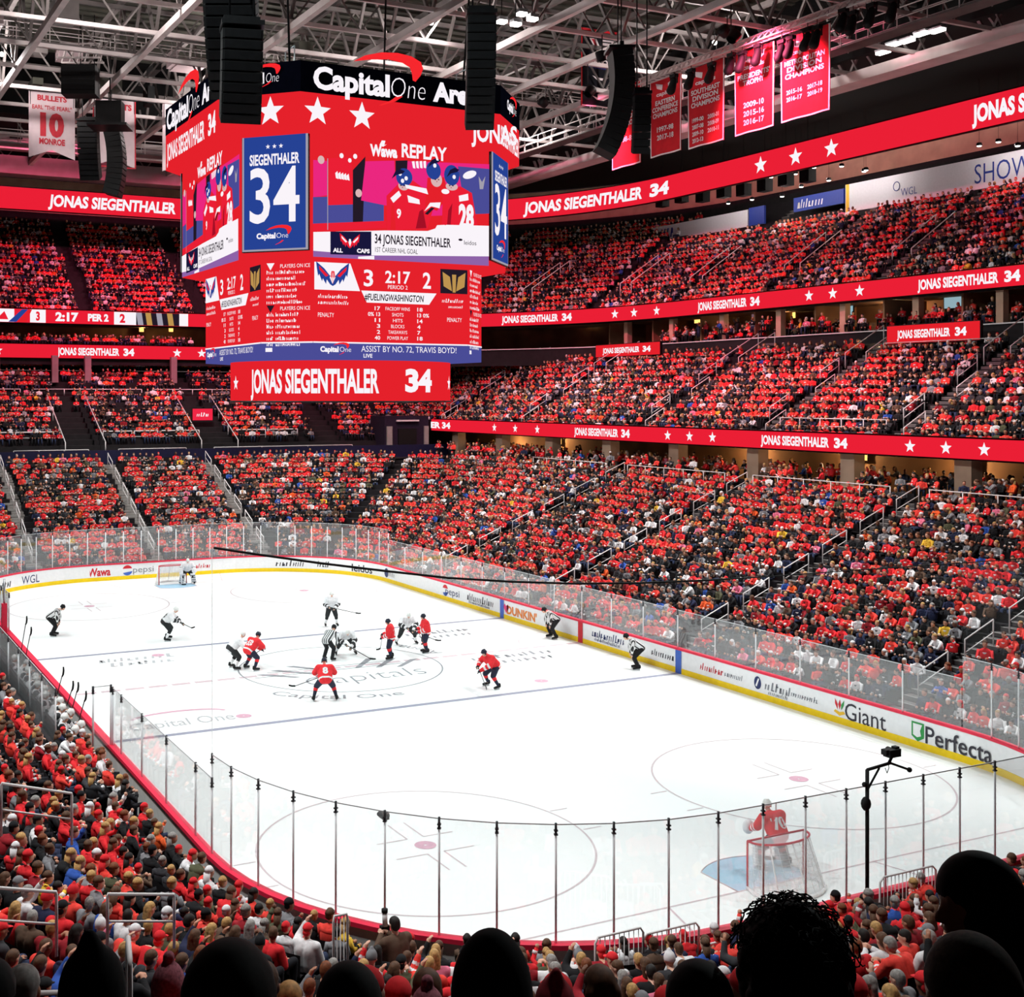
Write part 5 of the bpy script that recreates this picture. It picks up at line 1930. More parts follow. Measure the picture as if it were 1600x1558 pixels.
# ---- hockey figures
def pose_joints(kind, w=0.0):
    if kind == 'ready':
        J = dict(pel=V(-.14, 0, .84), chest=V(.14, 0, 1.12), neck=V(.28, 0, 1.26), head=V(.38, 0, 1.39), fd=V(1, 0, -.25))
        J['sh'] = [V(.15, k*.23, 1.2) for k in (-1, 1)]; J['el'] = [V(.3, -.38, .98), V(.34, .36, .98)]; J['ha'] = [V(.55, -.16, .86), V(.66, .12, .74)]
        J['hip'] = [V(-.12, k*.12, .83) for k in (-1, 1)]; J['kn'] = [V(.14, k*(.24+w), .5) for k in (-1, 1)]; J['an'] = [V(-.06, k*(.3+w*1.6), .14) for k in (-1, 1)]
    elif kind == 'upright':
        J = dict(pel=V(-.02, 0, .93), chest=V(.03, 0, 1.28), neck=V(.08, 0, 1.45), head=V(.12, 0, 1.59), fd=V(1, 0, -.1))
        J['sh'] = [V(.03, k*.22, 1.37) for k in (-1, 1)]; J['el'] = [V(.1, k*.33, 1.1) for k in (-1, 1)]; J['ha'] = [V(.36, -.2, 1.02), V(.36, .12, .94)]
        J['hip'] = [V(-.01, k*.11, .92) for k in (-1, 1)]; J['kn'] = [V(.08, k*(.15+w), .52) for k in (-1, 1)]; J['an'] = [V(-.03, k*(.17+w*1.6), .14) for k in (-1, 1)]
    elif kind == 'knees':
        J = dict(pel=V(-.28, 0, .88), chest=V(.08, 0, 1.14), neck=V(.24, 0, 1.24), head=V(.36, 0, 1.34), fd=V(1, 0, -.2))
        J['sh'] = [V(.1, k*.21, 1.18) for k in (-1, 1)]; J['el'] = [V(.16, k*.31, .88) for k in (-1, 1)]; J['ha'] = [V(.15, k*.22, .62) for k in (-1, 1)]
        J['hip'] = [V(-.25, k*.12, .86) for k in (-1, 1)]; J['kn'] = [V(.06, k*(.18+w), .52) for k in (-1, 1)]; J['an'] = [V(-.12, k*(.2+w*1.6), .14) for k in (-1, 1)]
    elif kind == 'deep':
        J = dict(pel=V(-.32, 0, .78), chest=V(.08, 0, .95), neck=V(.25, 0, 1.0), head=V(.38, 0, 1.06), fd=V(1, 0, -.3))
        J['sh'] = [V(.1, k*.23, .99) for k in (-1, 1)]; J['el'] = [V(.28, k*.34, .72) for k in (-1, 1)]; J['ha'] = [V(.5, -.12, .58), V(.62, .1, .46)]
        J['hip'] = [V(-.3, k*.13, .76) for k in (-1, 1)]; J['kn'] = [V(.0, k*.32, .46) for k in (-1, 1)]; J['an'] = [V(-.22, k*.42, .14) for k in (-1, 1)]
    elif kind == 'goalie':
        J = dict(pel=V(-.12, 0, .82), chest=V(.1, 0, 1.14), neck=V(.2, 0, 1.3), head=V(.28, 0, 1.44), fd=V(1, 0, -.2))
        J['sh'] = [V(.1, k*.26, 1.22) for k in (-1, 1)]; J['el'] = [V(.2, k*.37, 1.0) for k in (-1, 1)]; J['ha'] = [V(.42, -.4, .84), V(.46, .36, .86)]
        J['hip'] = [V(-.1, k*.13, .8) for k in (-1, 1)]; J['kn'] = [V(.16, k*(.26+w), .46) for k in (-1, 1)]; J['an'] = [V(-.02, k*(.34+w*1.4), .14) for k in (-1, 1)]
    J['toe'] = [a+V(.2, (.03 if i else -.03), -.075) for i, a in enumerate(J['an'])]
    return J


SKATE = {}


def skater_proto(kind, w):
    key = (kind, w)
    if key in SKATE: return SKATE[key]
    J = pose_joints(kind, w)
    d = dict(J=J, body=body_mesh(J, 'skater_body', .014))
    pad = .05 if kind != 'knees' else .022
    d['jersey'] = striped(shirt_mesh(J, 'skater_jersey', pad, .03 if kind != 'knees' else .01, .022), J)
    d['jersey_heavy'] = striped(d['jersey'].copy(), J, True)
    d['plain'] = shirt_mesh(J, 'skater_shirt', .022, .012, .02)
    q = MB()
    g = .06
    for i, k in enumerate((-1, 1)):
        q.capsule(J['pel']+V(0, k*.06, -.02), J['hip'][i], .15, .14, TEMP); q.capsule(J['hip'][i], J['hip'][i]+(J['kn'][i]-J['hip'][i])*.95, .15, .115, TEMP)
    d['shorts'] = remesh(q, .022, 'skater_shorts')
    d['trousers'] = trouser_mesh(J, 'skater_trousers', .03, .02, .98)
    for nm, t0, t1, r0, r1 in (('socks', .05, .92, .088, .06), ('sock_bands', .1, .32, .091, .089)):
        q = MB()
        for i in (0, 1):
            a, b = J['kn'][i], J['an'][i]
            q.capsule(a+(b-a)*t0, a+(b-a)*t1, r0, r1, TEMP)
        d[nm] = remesh(q, .02, 'skater_'+nm, 2)
    q = MB()
    for i in (0, 1):
        a, b = J['an'][i], J['toe'][i]
        q.capsule(a+V(-.04, 0, .04), a+V(-.05, 0, -.03), .06, .058, TEMP); q.capsule(a+V(-.05, 0, -.03), b+V(0, 0, .01), .056, .048, TEMP)
    d['boots'] = remesh(q, .016, 'skate_boots', 2)
    q = MB()
    for i in (0, 1):
        a, b = J['an'][i], J['toe'][i]
        dd = V(b.x-a.x, b.y-a.y, 0).normalized()
        m = V((a.x+b.x)/2-.02, (a.y+b.y)/2, 0)
        rz = math.atan2(dd.y, dd.x)
        q.box(m+V(0, 0, .012), (.31, .006, .024), TEMP, rz=rz); q.box(m+V(0, 0, .035), (.27, .02, .03), TEMP, rz=rz)
    d['blades'] = q.mesh('skate_blades')
    q = MB()
    for i, k in enumerate((-1, 1)):
        a, b = J['el'][i], J['ha'][i]
        dd = (b-a).normalized()
        q.capsule(b-dd*.14, b-dd*.02, .065, .05, TEMP); q.ball(b+dd*.03, (.065, .055, .06), TEMP, 9, 6)
        s = dd.cross(V(0, 0, 1)).normalized()
        for j in range(4): q.capsule(b+dd*.06+s*(.03*(j-1.5)), b+dd*.1+s*(.03*(j-1.5))-V(0, 0, .05), .019, .017, TEMP, 6)
        q.capsule(b-s*k*.05, b-s*k*.07+dd*.07, .02, .018, TEMP, 6)
    d['gloves'] = remesh(q, .014, 'hockey_gloves', 2)
    d['helmet'] = hair_mesh(J, 'helmet', 'hockey_helmet')
    q = MB()
    s = V(0, 1, 0); f = J['fd'].normalized(); c = J['head']
    q.add([c+f*.125+s*(y*.085)-f*(abs(y)*.03)+V(0, 0, z) for z in (.03, -.04) for y in (-1, 0, 1)], [(0, 1, 4, 3), (1, 2, 5, 4)], TEMP)
    d['visor'] = q.mesh('visor')
    SKATE[key] = d
    return d


VISOR = glassy('visor_glass', .25)
PAL = dict(red=dict(jersey=(CLOTH['red'], CLOTH['white']), shorts=mat('short_navy', (30, 36, 58), .8), socks=mat('short_navy', (30, 36, 58)), bands=CLOTH['red'], helmet=mat('helmet_navy', (26, 30, 48), .35), gloves=mat('glove_navy', (26, 28, 44), .6)),
           white=dict(jersey=(CLOTH['white'], mat('steel_grey_cloth', (44, 45, 47), .8)), shorts=mat('short_grey', (34, 36, 38), .8), socks=CLOTH['white'], bands=mat('sock_black', (28, 28, 30), .8), helmet=mat('helmet_white', (232, 232, 228), .35), gloves=mat('glove_grey', (70, 68, 64), .6)))
STICKM, TAPE = mat('stick_dark', (38, 34, 36), .5), mat('stick_tape', (20, 20, 20), .9)


def stick(label, a, h, blade_dir, name='hockey_stick', goal=False):
    """shaft from the top hand a through h down to the ice, with a curved taped blade"""
    a, h = Vector(a), Vector(h)
    d = (h-a).normalized()
    t = (a.z-.05)/max(.05, -d.z) if d.z < 0 else 1.5
    heel = a+d*min(t, 1.5)
    b = Vector(blade_dir).normalized()
    ob = thing(name, label, 'hockey stick', tuple(heel), 0)
    q = MB(); q.bar(a-d*.1, heel, .022, STICKM if not goal else CLOTH['white'], .03); q.build('shaft', ob)
    q = MB()
    if goal: q.bar(heel-d*.6, heel, .025, CLOTH['white'], .09)
    q.bar(heel, heel+b*.16+V(0, 0, -.015), .02, TAPE, .07); q.bar(heel+b*.15+V(0, 0, -.015), heel+b*.3+V(0, 0, .0)+b.cross(V(0, 0, 1))*.02, .018, TAPE, .065)
    q.build('blade', ob)
    return ob


def decal(me_obj, s, mid, back, h, m, name, w=None):
    """lettering pressed onto a garment: every letter point is dropped onto the cloth"""
    from mathutils.bvhtree import BVHTree
    me = me_obj.data
    bvh = BVHTree.FromPolygons([v.co for v in me.vertices], [tuple(p.vertices) for p in me.polygons])
    f = Frame(Vector(mid)+Vector(back)*.4, back, off=0)
    q = MB(); q.text(s, f, 0, 0, h, m, w=w, bold=.05)
    vs = []
    for v in q.v:
        hit = bvh.ray_cast(Vector(v), -Vector(back).normalized())[0]
        vs.append(tuple((hit if hit else Vector(v)-Vector(back)*.4)+Vector(back)*.012))
    q.v = vs
    return q.build(name, me_obj, True)


def skater(label, foot, rz, kind, team, skin=0, w=0.0, scale=1.07, number=None, stk=None):
    d = skater_proto(kind, w); J = d['J']; p = PAL[team]
    mid = (J['an'][0]+J['an'][1])/2
    R = Matrix.Rotation(rz, 3, 'Z')
    loc = Vector((foot[0], foot[1], 0))-R @ Vector((mid.x, mid.y, 0))*scale
    t = wear(d['body'], 'person', SKINS[skin], None)
    t.location, t.rotation_euler, t.scale = loc, (0, 0, rz), (scale,)*3
    setp(t, label, 'person')
    j = wear(d['jersey_heavy' if team == 'white' else 'jersey'], 'jersey', list(p['jersey']), t)
    wear(d['shorts'], 'hockey_shorts', p['shorts'], t)
    wear(d['socks'], 'socks', p['socks'], t); wear(d['sock_bands'], 'sock_bands', p['bands'], t).scale = (1.0,)*3
    wear(d['boots'], 'skate_boots', BLACK, t); wear(d['blades'], 'skate_blades', STEEL, t)
    wear(d['gloves'], 'gloves', p['gloves'], t); wear(d['helmet'], 'helmet', p['helmet'], t); wear(d['visor'], 'visor', VISOR, t)
    if number:
        bk = (J['chest']-J['pel']).cross(V(0, 1, 0)).normalized()*-1
        if bk.x > 0 and kind != 'deep': bk = -bk
        decal(j, number, J['pel']+(J['chest']-J['pel'])*.62, bk, .26, p['jersey'][1] if team == 'red' else CLOTH['black'], 'jersey_number')
    if stk is not None:
        f = lambda P: loc+(R @ Vector(P))*scale
        stick(stk, f(J['ha'][0]), f(J['ha'][1]), R @ V(.5, .9, 0))
    return t


STRIPES = None


def official(label, foot, rz, kind, w=0.0, scale=1.07):
    d = skater_proto(kind, w); J = d['J']
    mid = (J['an'][0]+J['an'][1])/2
    R = Matrix.Rotation(rz, 3, 'Z')
    loc = Vector((foot[0], foot[1], 0))-R @ Vector((mid.x, mid.y, 0))*scale
    t = wear(d['body'], 'person', SKINS[0], None)
    t.location, t.rotation_euler, t.scale = loc, (0, 0, rz), (scale,)*3
    setp(t, label, 'person')
    wear(d['plain'], 'striped_shirt', zebra, t); wear(d['trousers'], 'trousers', CLOTH['black'], t)
    wear(d['boots'], 'skate_boots', BLACK, t); wear(d['blades'], 'skate_blades', STEEL, t)
    wear(d['helmet'], 'helmet', PAL['red']['helmet'] if False else CLOTH['black'], t)
    return t


zebra = bpy.data.materials.new('zebra_cloth')
zebra.use_nodes = True
nt = zebra.node_tree
wv = nt.nodes.new('ShaderNodeTexWave'); wv.bands_direction = 'Y'; wv.inputs['Scale'].default_value = 3.4
cr = nt.nodes.new('ShaderNodeValToRGB'); cr.color_ramp.interpolation = 'CONSTANT'
cr.color_ramp.elements[0].color = (.012, .012, .014, 1); cr.color_ramp.elements[1].position = .5; cr.color_ramp.elements[1].color = (.8, .8, .8, 1)
tc = nt.nodes.new('ShaderNodeTexCoord')
nt.links.new(tc.outputs['Object'], wv.inputs['Vector']); nt.links.new(wv.outputs['Fac'], cr.inputs['Fac'])
nt.links.new(cr.outputs['Color'], nt.nodes['Principled BSDF'].inputs['Base Color'])

D = math.radians
skater('red skater crouching with back turned at the centre circle, legs wide apart', (-5.3, 3.0), D(-18), 'ready', 'red', w=.08, number='8', stk='stick of the red skater crouching with back turned')
skater('red skater leaning forward alone beside the near blue line', (-6.2, -4.25), D(95), 'ready', 'red', w=.03, number='19', stk='stick of the red skater beside the near blue line')
skater('red skater standing upright right of the faceoff, nearest the centre logo', (.65, -2.85), D(60), 'upright', 'red', w=.03, number='77', stk='stick of the upright red skater nearest the logo')
skater('red skater standing upright beside a white skater, farthest right of the faceoff', (1.15, -4.95), D(75), 'upright', 'red', number='12', stk='stick of the farthest right upright red skater')
skater('red skater bent over and leaning on a white skater at the left of the circle', (1.25, 3.85), D(-70), 'ready', 'red', number='43', stk='stick of the red skater at the left of the circle')
skater('white skater bent behind a red skater at the left of the circle', (1.85, 4.45), D(-90), 'ready', 'white', stk='stick of the white skater behind a red skater')
skater('white skater bent low for the faceoff beside the referee', (2.5, -1.35), D(165), 'deep', 'white', stk='stick of the white skater taking the faceoff')
skater('white skater gliding beside the upright red skater right of the faceoff', (3.4, -5.0), D(170), 'ready', 'white', w=.1, stk='stick of the white skater gliding right of the faceoff')
skater('white skater standing upright on the far blue line above the faceoff', (9.35, -3.55), D(165), 'upright', 'white', w=.07, stk='stick of the white skater on the far blue line')
skater('white skater bent alone on the left half of the far blue line', (9.5, 5.35), D(-110), 'ready', 'white', w=.04, number='23', stk='stick of the white skater alone on the left')
official('referee in striped shirt bent over at the faceoff dot', (1.55, -.05), D(-55), 'knees')
official('linesman in striped shirt bent forward at the far left of the ice', (13.0, 10.3), D(-112), 'knees', .03)
official('linesman in striped shirt bent beside the right boards past centre', (1.5, -12.35), D(80), 'knees', .07)
official('linesman in striped shirt bent at the near blue line by the right boards', (-6.0, -11.85), D(62), 'knees')


def goalie(label, foot, rz, team, scale=1.06, number=None):
    t = skater(label, foot, rz, 'goalie', team, w=.04, scale=scale, number=number)
    d = SKATE[('goalie', .04)]; J = d['J']
    for i, k in enumerate((-1, 1)):
        q = MB()
        a, b = J['kn'][i]+V(.07, 0, .18), J['an'][i]+V(.12, 0, -.04)
        ax = (b-a).normalized(); s = V(0, 1, 0); nrm = s.cross(ax).normalized()
        q.box((a+b)/2, (.3, (b-a).length, .1), CLOTH['white'], ax=(s, ax, nrm))
        for r in range(4): q.box(a+ax*(.1+r*.14)+nrm*.055*(1 if nrm.x > 0 else -1), (.26, .03, .03), CLOTH['charcoal'], ax=(s, ax, nrm))
        q.build('leg_pad', t, True)
    q = MB(); q.box(J['ha'][0]+V(.06, -.02, .04), (.1, .22, .36), CLOTH['white']); q.build('blocker', t, True)
    q = MB(); q.ball(J['ha'][1]+V(.08, 0, .02), (.12, .16, .18), CLOTH['white'], 10, 7); q.build('catching_glove', t, True)
    q = MB()
    for z in (-.06, -.02, .03): q.tube([J['head']+V(.13*math.cos(a), .1*math.sin(a), z) for a in np.linspace(-1.2, 1.2, 8)], .006, STEEL, 4)
    q.build('face_cage', t, True)
    R = Matrix.Rotation(rz, 3, 'Z')
    h = t.location+(R @ J['ha'][0])*scale
    ob = stick('goalie stick held by the %s goalie' % team, h+V(0, 0, .5), h, R @ V(.3, 1, 0), 'goalie_stick', True)
    return t


g = goalie('goalie in red jersey seen from behind in front of the near goal', (-26.35, -.72), D(-2), 'red', number='70')
for ch in g.children:
    if ch.name.startswith('helmet'): ch.material_slots[0].material = PAL['white']['helmet']
goalie('goalie in white crouching in front of the far goal', (26.9, -.9), D(170), 'white')

# ---- goals
GRED = mat('goal_red', (190, 32, 52), .45, var=.05)


def goal(label, x, sx):
    """red pipe frame with a white padded base, net behind; sx points from the goal mouth towards the end boards"""
    t = thing('hockey_goal', label, 'goal', (x, 0, 0))
    for k, nm in ((-1, 'post'), (1, 'post')):
        q = MB(); q.tube([(x, k*.915, 0), (x, k*.915, 1.2)], .03, GRED, 8); q.build(nm, t)
    q = MB(); q.tube([(x, -.915, 1.2), (x, .915, 1.2)], .03, GRED, 8); q.build('crossbar', t)
    q = MB()
    base = [(x, -.915)]+[(x+sx*(.35+.75*math.sin(a)), -1.05*math.cos(a)) for a in np.linspace(.05, PI-.05, 13)]+[(x, .915)]
    top = [(x, -.915)]+[(x+sx*(.12+.44*math.sin(a)), -.9*math.cos(a)) for a in np.linspace(.05, PI-.05, 13)]+[(x, .915)]
    q.tube([(a, b_, .05) for a, b_ in base], .05, CLOTH['white'], 6); q.tube([(a, b_, 1.2) for a, b_ in top], .028, GRED, 6)
    for i in (4, 7, 10): q.tube([(*base[i], .05), (*top[i], 1.2)], .02, CLOTH['white'], 5)
    q.build('back_frame', t)
    q = MB(); n = len(base)
    q.add([(*p, .05) for p in base]+[(*p, 1.19) for p in top], [(i, i+1, i+1+n, i+n) for i in range(n-1)], GNET, True)
    q.add([(*p, 1.19) for p in top], [tuple(range(n))], GNET)
    q.build('net', t)
    q = MB()
    for i in range(n):
        for k in range(3): pass
    for k in range(9):
        z = .12+k*.125; f = (z-.05)/1.15
        q.tube([(base[i][0]+(top[i][0]-base[i][0])*f, base[i][1]+(top[i][1]-base[i][1])*f, z) for i in range(n)], .004, CLOTH['white'], 3)
    for i in range(1, n-1): q.tube([(*base[i], .05), (*top[i], 1.19)], .004, CLOTH['white'], 3)
    q.build('net_cords', t)


goal('red framed goal with white net at the near end, goalie in front', -27.13, -1)
goal('red framed goal with white net at the far end', 27.13, 1)
q = MB(); p = at(600, 1273, x=-29.5)
q.box(at(600, 1274, x=-26.6), (.25, .14, .13), BLACK); q.tube([at(592, 1272, x=-26.8), at(606, 1275, x=-26.5)], .05, BLACK, 8)
setp(q.build('glass_camera'), 'tiny black camera clipped to the near end glass', 'camera')

# ------------------------------------------------------------------ rails and small structures in the stands
def rail(label, a, c, h=.95, mid=True, group='handrails', name='handrail', m=RAIL, n=2, r=.028):
    a, c = Vector(a), Vector(c)
    q = MB()
    U = V(0, 0, h)
    q.tube([a, a+U*.96, a+U, c+U, c+U*.96, c] if n == 2 else [a+U, c+U], r, m, 5)
    if n > 2:
        for i in range(n): q.tube([a+(c-a)*(i/(n-1)), a+(c-a)*(i/(n-1))+U], r, m, 5)
    if mid: q.tube([a+U*.5, c+U*.5], r*.8, m, 5)
    return setp(q.build(name), label, 'handrail', group)


k = 0
for a, nm in zip(LOW_SIDE, ('nearest', 'second nearest', 'third', 'fourth')):
    for j in range(6):
        d0 = 2.0+j*2.45
        z0, z1 = LZ+(d0-L0)/LD*LR, LZ+(d0+1.55-L0)/LD*LR
        rail('%s handrail up from the glass in the %s aisle of the right stand' % (nth(j+1), nm), (a, -(HB+d0), z0), (a, -(HB+d0+1.55), z1), 1.0)
for a, nm in zip(LOW_END, ('left', 'middle', 'right')):
    for j in range(6):
        d0 = 2.0+j*2.45
        z0, z1 = LZ+(d0-L0)/LD*LR, LZ+(d0+1.55-L0)/LD*LR
        rail('%s handrail up in the %s aisle behind the far goal' % (nth(j+1), nm), (HA+d0, a, z0), (HA+d0+1.55, a, z1), 1.0, r=.034)
for a, nm in zip(CLUB_SIDE, ('nearest', 'second', 'third', 'fourth', 'farthest')):
    for j, (s, d0, L) in enumerate(((-.8, .4, 1.6), (.8, 2.2, 1.6), (-.8, 4.4, 1.6), (.8, 6.4, 1.6), (-.85, 8.6, 3.4), (.85, 8.6, 3.4))):
        z0, z1 = CRZ+d0/CRD*CRR, CRZ+(d0+L)/CRD*CRR
        rail('%s handrail up in the %s aisle of the right club seats' % (nth(j+1), nm), (a+s, -30.25-d0, z0), (a+s, -30.25-d0-L, z1), 1.0, mid=j < 4, r=.032)
for a, nm in zip(UP_SIDE+(38.0, 47.0), ('nearest', 'second', 'third', 'fourth', 'fifth', 'farthest')):
    for j, (s, d0, L) in enumerate(((-.8, 2.6, 4.2), (.8, 2.6, 4.2))):
        y0 = -43.5 if a < 33 else (-41.5 if a < 40 else -37.0)
        z0, z1 = UZ+d0/UD*UR, UZ+(d0+L)/UD*UR
        rail('%s rail of the %s aisle of the upper right seats' % (('left', 'right')[j], nm), (a+s, y0-d0, z0), (a+s, y0-d0-L, z1), 1.0, mid=False, r=.04)
xs = [-26]+[v for a in LOW_SIDE for v in (a-1.2, a+1.2)]+[28]
for i in range(0, len(xs), 2):
    rail('long rail behind the last row of the right lower seats, %s from the near side' % nth(i//2+1), (xs[i], -28.1, 6.75), (xs[i+1], -28.1, 6.75), .85, mid=False, n=6, name='guard_rail', group='rails behind the lower seats')
ys = (14, 9.2, 6.8, 1.0, -1.4, -7.0, -9.4, -22)
for i in range(0, 8, 2):
    rail('pale rail on the navy wall behind the far lower seats, %s from the left' % nth(i//2+1), (47.7, ys[i], 7.83), (47.7, ys[i+1], 7.83), .1, mid=False, n=4, name='guard_rail', group='rails on the navy wall', r=.04)
k = 0
for y0, y1 in ((14, 11.6), (11.4, 9.0), (8.8, 6.4), (6.2, 3.2), (-.8, -3.2), (-3.4, -5.4), (-5.6, -7.4), (-7.6, -9.0), (-12.2, -15), (-15.2, -18)):
    k += 1
    rail('white box front rail of the far club seats, %s from the left' % nth(k), (50.6, y0, 8.35), (50.6, y1, 8.35), .95, mid=True, name='guard_rail', group='box front rails of the far club', r=.045)
k = 0
for x, z, segs in ((58.2, 12.3, ((14, 4.6), (3.6, -6), (-7, -20))), (61.6, 14.0, ((13, 8), (7, -1.5), (-6, -20)))):
    for y0, y1 in segs:
        k += 1
        rail('long pale ledge rail in the upper far club rows, %s of six' % nth(k), (x, y0, z), (x, y1, z), .5, mid=False, n=8, name='guard_rail', group='ledge rails of the far club', r=.04)
for a in (1.05, -10.2):
    for s in (-1.6, 1.6):
        rail('sloping white rail at the %s side of the %s stair opening of the far club' % ('left' if s > 0 else 'right', 'left' if a > 0 else 'right'), (48.6, a+s, 7.6), (56.5, a+s, 11.4), .9, mid=False, n=4, group='stair opening rails', r=.045)
k = 0
for y in (6.3, 1.3, -1.6, -9.5):
    k += 1
    q = MB(); q.box((60.2, y, 14.6), (.5, .55, 2.4), GREYW)
    setp(q.build('column'), 'column under the far ribbon screen, %s from the left' % nth(k), 'column', 'columns under the far ribbon screen')
rail('long rail across the boxes of the nearest right club section', (-2.3, -40.2, 15.2), (6.0, -40.2, 15.2), .35, mid=False, n=5, name='guard_rail', group='box rails of the right club')
rail('lower long rail across the boxes of the nearest right club section', (-2.0, -31.6, 10.0), (6.0, -31.6, 10.0), .9, mid=True, n=6, name='guard_rail', group='box rails of the right club')
for i, (u0, v0, u1, v1, t0, t1, h) in enumerate(((2, 1224, 112, 1240, 21, 21.5, .9), (-20, 1386, 88, 1394, 17, 17.2, .9), (168, 1397, 272, 1398, 18, 18.4, .8), (20, 1553, 90, 1551, 10.5, 10.6, .3))):
    a, c = at(u0, v0, t=t0), at(u1, v1, t=t1)
    rail('pale handrail among the near left spectators, %s from the top' % nth(i+1), a-V(0, 0, h), c-V(0, 0, h), h, group='rails among the near spectators', r=.024)
a = at(200, 1465, t=13); rail('upright pale rail post right of the pointed hood', a-V(0, 0, 1.2), at(203, 1470, t=12.4)-V(0, 0, 1.4), 1.2, group='rails among the near spectators', mid=False, r=.03)
# dark tunnel mouth in the far right corner
q = MB()
q.box((49.5, -27.5, 8.6), (3, 4.4, 3.6), mat('tunnel_purple', (34, 24, 44), .9, var=.2)); q.box((47.9, -27.5, 8.1), (.2, 1.8, 2.4), BLACK)
q.box((47.85, -25.7, 8.2), (.2, .5, 2.6), CONCL); q.box((47.85, -29.4, 8.2), (.2, .4, 2.6), CONCL); q.box((47.8, -27.5, 10.0), (.2, 2.2, .14), RAIL)
setp(q.build('wall_tunnel'), 'dark tunnel mouth in the far right corner', None, None, 'structure')

# steel barriers behind the near boards
k = 0
for u0, u1, v, x in ((930, 1005, 1466, -31.35), (1005, 1092, 1461, -31.35), (1375, 1462, 1372, -31.35), (521, 543, 1432, -29.9), (1098, 1132, 1478, -31.9)):
    k += 1
    a, c = at(u0, v, x=x), at(u1, v, x=x)
    zt = a.z; c.z = zt; zb = .5
    q = MB()
    q.tube([(a.x, a.y, zb), (a.x, a.y, zt-.1), (a.x, a.y+(c.y-a.y)*.06, zt), (c.x, c.y-(c.y-a.y)*.06, zt), (c.x, c.y, zt-.1), (c.x, c.y, zb)], .025, RAIL, 6)
    q.tube([(a.x, a.y, zb+.15), (c.x, c.y, zb+.15)], .02, RAIL, 5)
    n = max(4, int(abs(c.y-a.y)/.11))
    for i in range(1, n): y = a.y+(c.y-a.y)*i/n; q.tube([(a.x, y, zb+.15), (a.x, y, zt)], .011, RAIL, 4)
    setp(q.build('barrier'), 'steel crowd barrier behind the near boards, %s' % ('left of the middle', 'right of the middle', 'beside the tall dark head', 'short one at the left with red behind', 'narrow one by the curly hair')[k-1], 'barrier', 'crowd barriers')

# remote camera on a pole above the near glass
p = at(1352, 1385, x=-30.75); x0 = -30.75
top = at(1355, 1203, x=x0)
t = thing('remote_camera', 'black remote camera on a tall bent pole above the near end glass', 'camera', (x0, top.y, 1.1))
q = MB(); q.tube([(x0, top.y, 1.1), (x0, top.y, top.z)], .042, BLACK, 8)
q.tube([(x0, top.y, top.z), at(1392, 1192, x=x0)], .035, BLACK, 6); q.tube([at(1390, 1192, x=x0), at(1421, 1203, x=x0)], .03, BLACK, 6)
q.tube([at(1355, 1235, x=x0), at(1374, 1200, x=x0)], .025, BLACK, 6); q.ball(at(1421, 1203, x=x0), .06, BLACK, 8, 6); q.ball(at(1353, 1256, x=x0), (.1, .12, .16), BLACK, 8, 6); q.ball(at(1351, 1226, x=x0), .06, BLACK, 8, 6)
q.build('pole', t)
q = MB(); c = at(1394, 1176, x=x0)
q.box(c, (.2, .34, .17), BLACK); q.box(c+V(.02, .18, .03), (.15, .12, .12), BLACK); q.tube([c+V(.05, -.1, 0), c+V(.3, -.2, -.03)], .07, BLACK, 8); q.box(c+V(0, -.1, .1), (.12, .12, .06), BLACK)
q.tube([c-V(0, 0, .08), at(1389, 1192, x=x0)], .035, BLACK, 6)
q.build('camera_head', t)
q = MB(); q.tube([at(1388, 1190, x=x0), at(1389, 1200, x=x0), at(1386, 1208, x=x0), at(1383, 1200, x=x0)], .012, BLACK, 4); q.build('cable', t)
# bench end post
q = MB(); q.box((9.15, HB+.3, 1.75), (.2, .24, 1.4), CAPRED); q.tube([(9.15, HB+.3, 2.4), (9.15, HB+.3, 3.6)], .05, STEEL, 6)
setp(q.build('bench_post'), 'padded red post at the far end of the players bench', 'post')

# ------------------------------------------------------------------ spectators: the nearest as individuals, the rest as one crowd
SEATS = []
for R in ROWS:
    P, dvec = resample(R['pts'], R['closed'], .5, off=.17*(R['row'] % 3))
    for j, (p, d) in enumerate(zip(P, dvec)):
        if R['stand'].startswith('club right'): n = (0, 1)
        elif R['stand'].startswith('club far'): n = (-1, 0)
        else: n = (-d[1], d[0])
        if not inview(p[0], p[1], R['z']+.9, 120, 60): continue
        if R['aisle'](p[0], p[1]): continue
        if R['stand'] == 'upper' and (p[0] < -6 or (R['row'] > 11 and p[0] < 44 and p[1] < -43)): continue
        if R['stand'] == 'lower' and R['row'] < 2 and p[1] > 12 and p[0] > -12: continue
        q = math.hypot(p[0]-CAM.x, p[1]-CAM.y)
        if q < 9: continue
        SEATS.append((q, p[0], p[1], R['z']+.41, math.atan2(n[1], n[0]), R['stand'], R['row'], j))
NSHIRT = ['red']*18+['bright red']*14+['dark red']*6+['black']*20+['charcoal']*10+['navy']*6+['grey']*7+['white']*11+['orange']*2+['blue']*2+['brown']*3+['olive']*2+['pink']*1+['yellow']*1
NHAIR = ['brown']*9+['black']*4+['blond']*6+['grey']*3+['auburn']*2
SEATS.sort(key=lambda s: s[0])
NIND = 222
rr = random.Random(21)
near_seats = [s for s in SEATS if s[5] == 'lower' and (s[1] < -20 or s[2] > 12)][:NIND]
taken = set(id(s) for s in near_seats)
by_row = {}
for s in near_seats: by_row.setdefault(s[6], []).append(s)
RN = {r: nth(r+1) for r in range(20)}
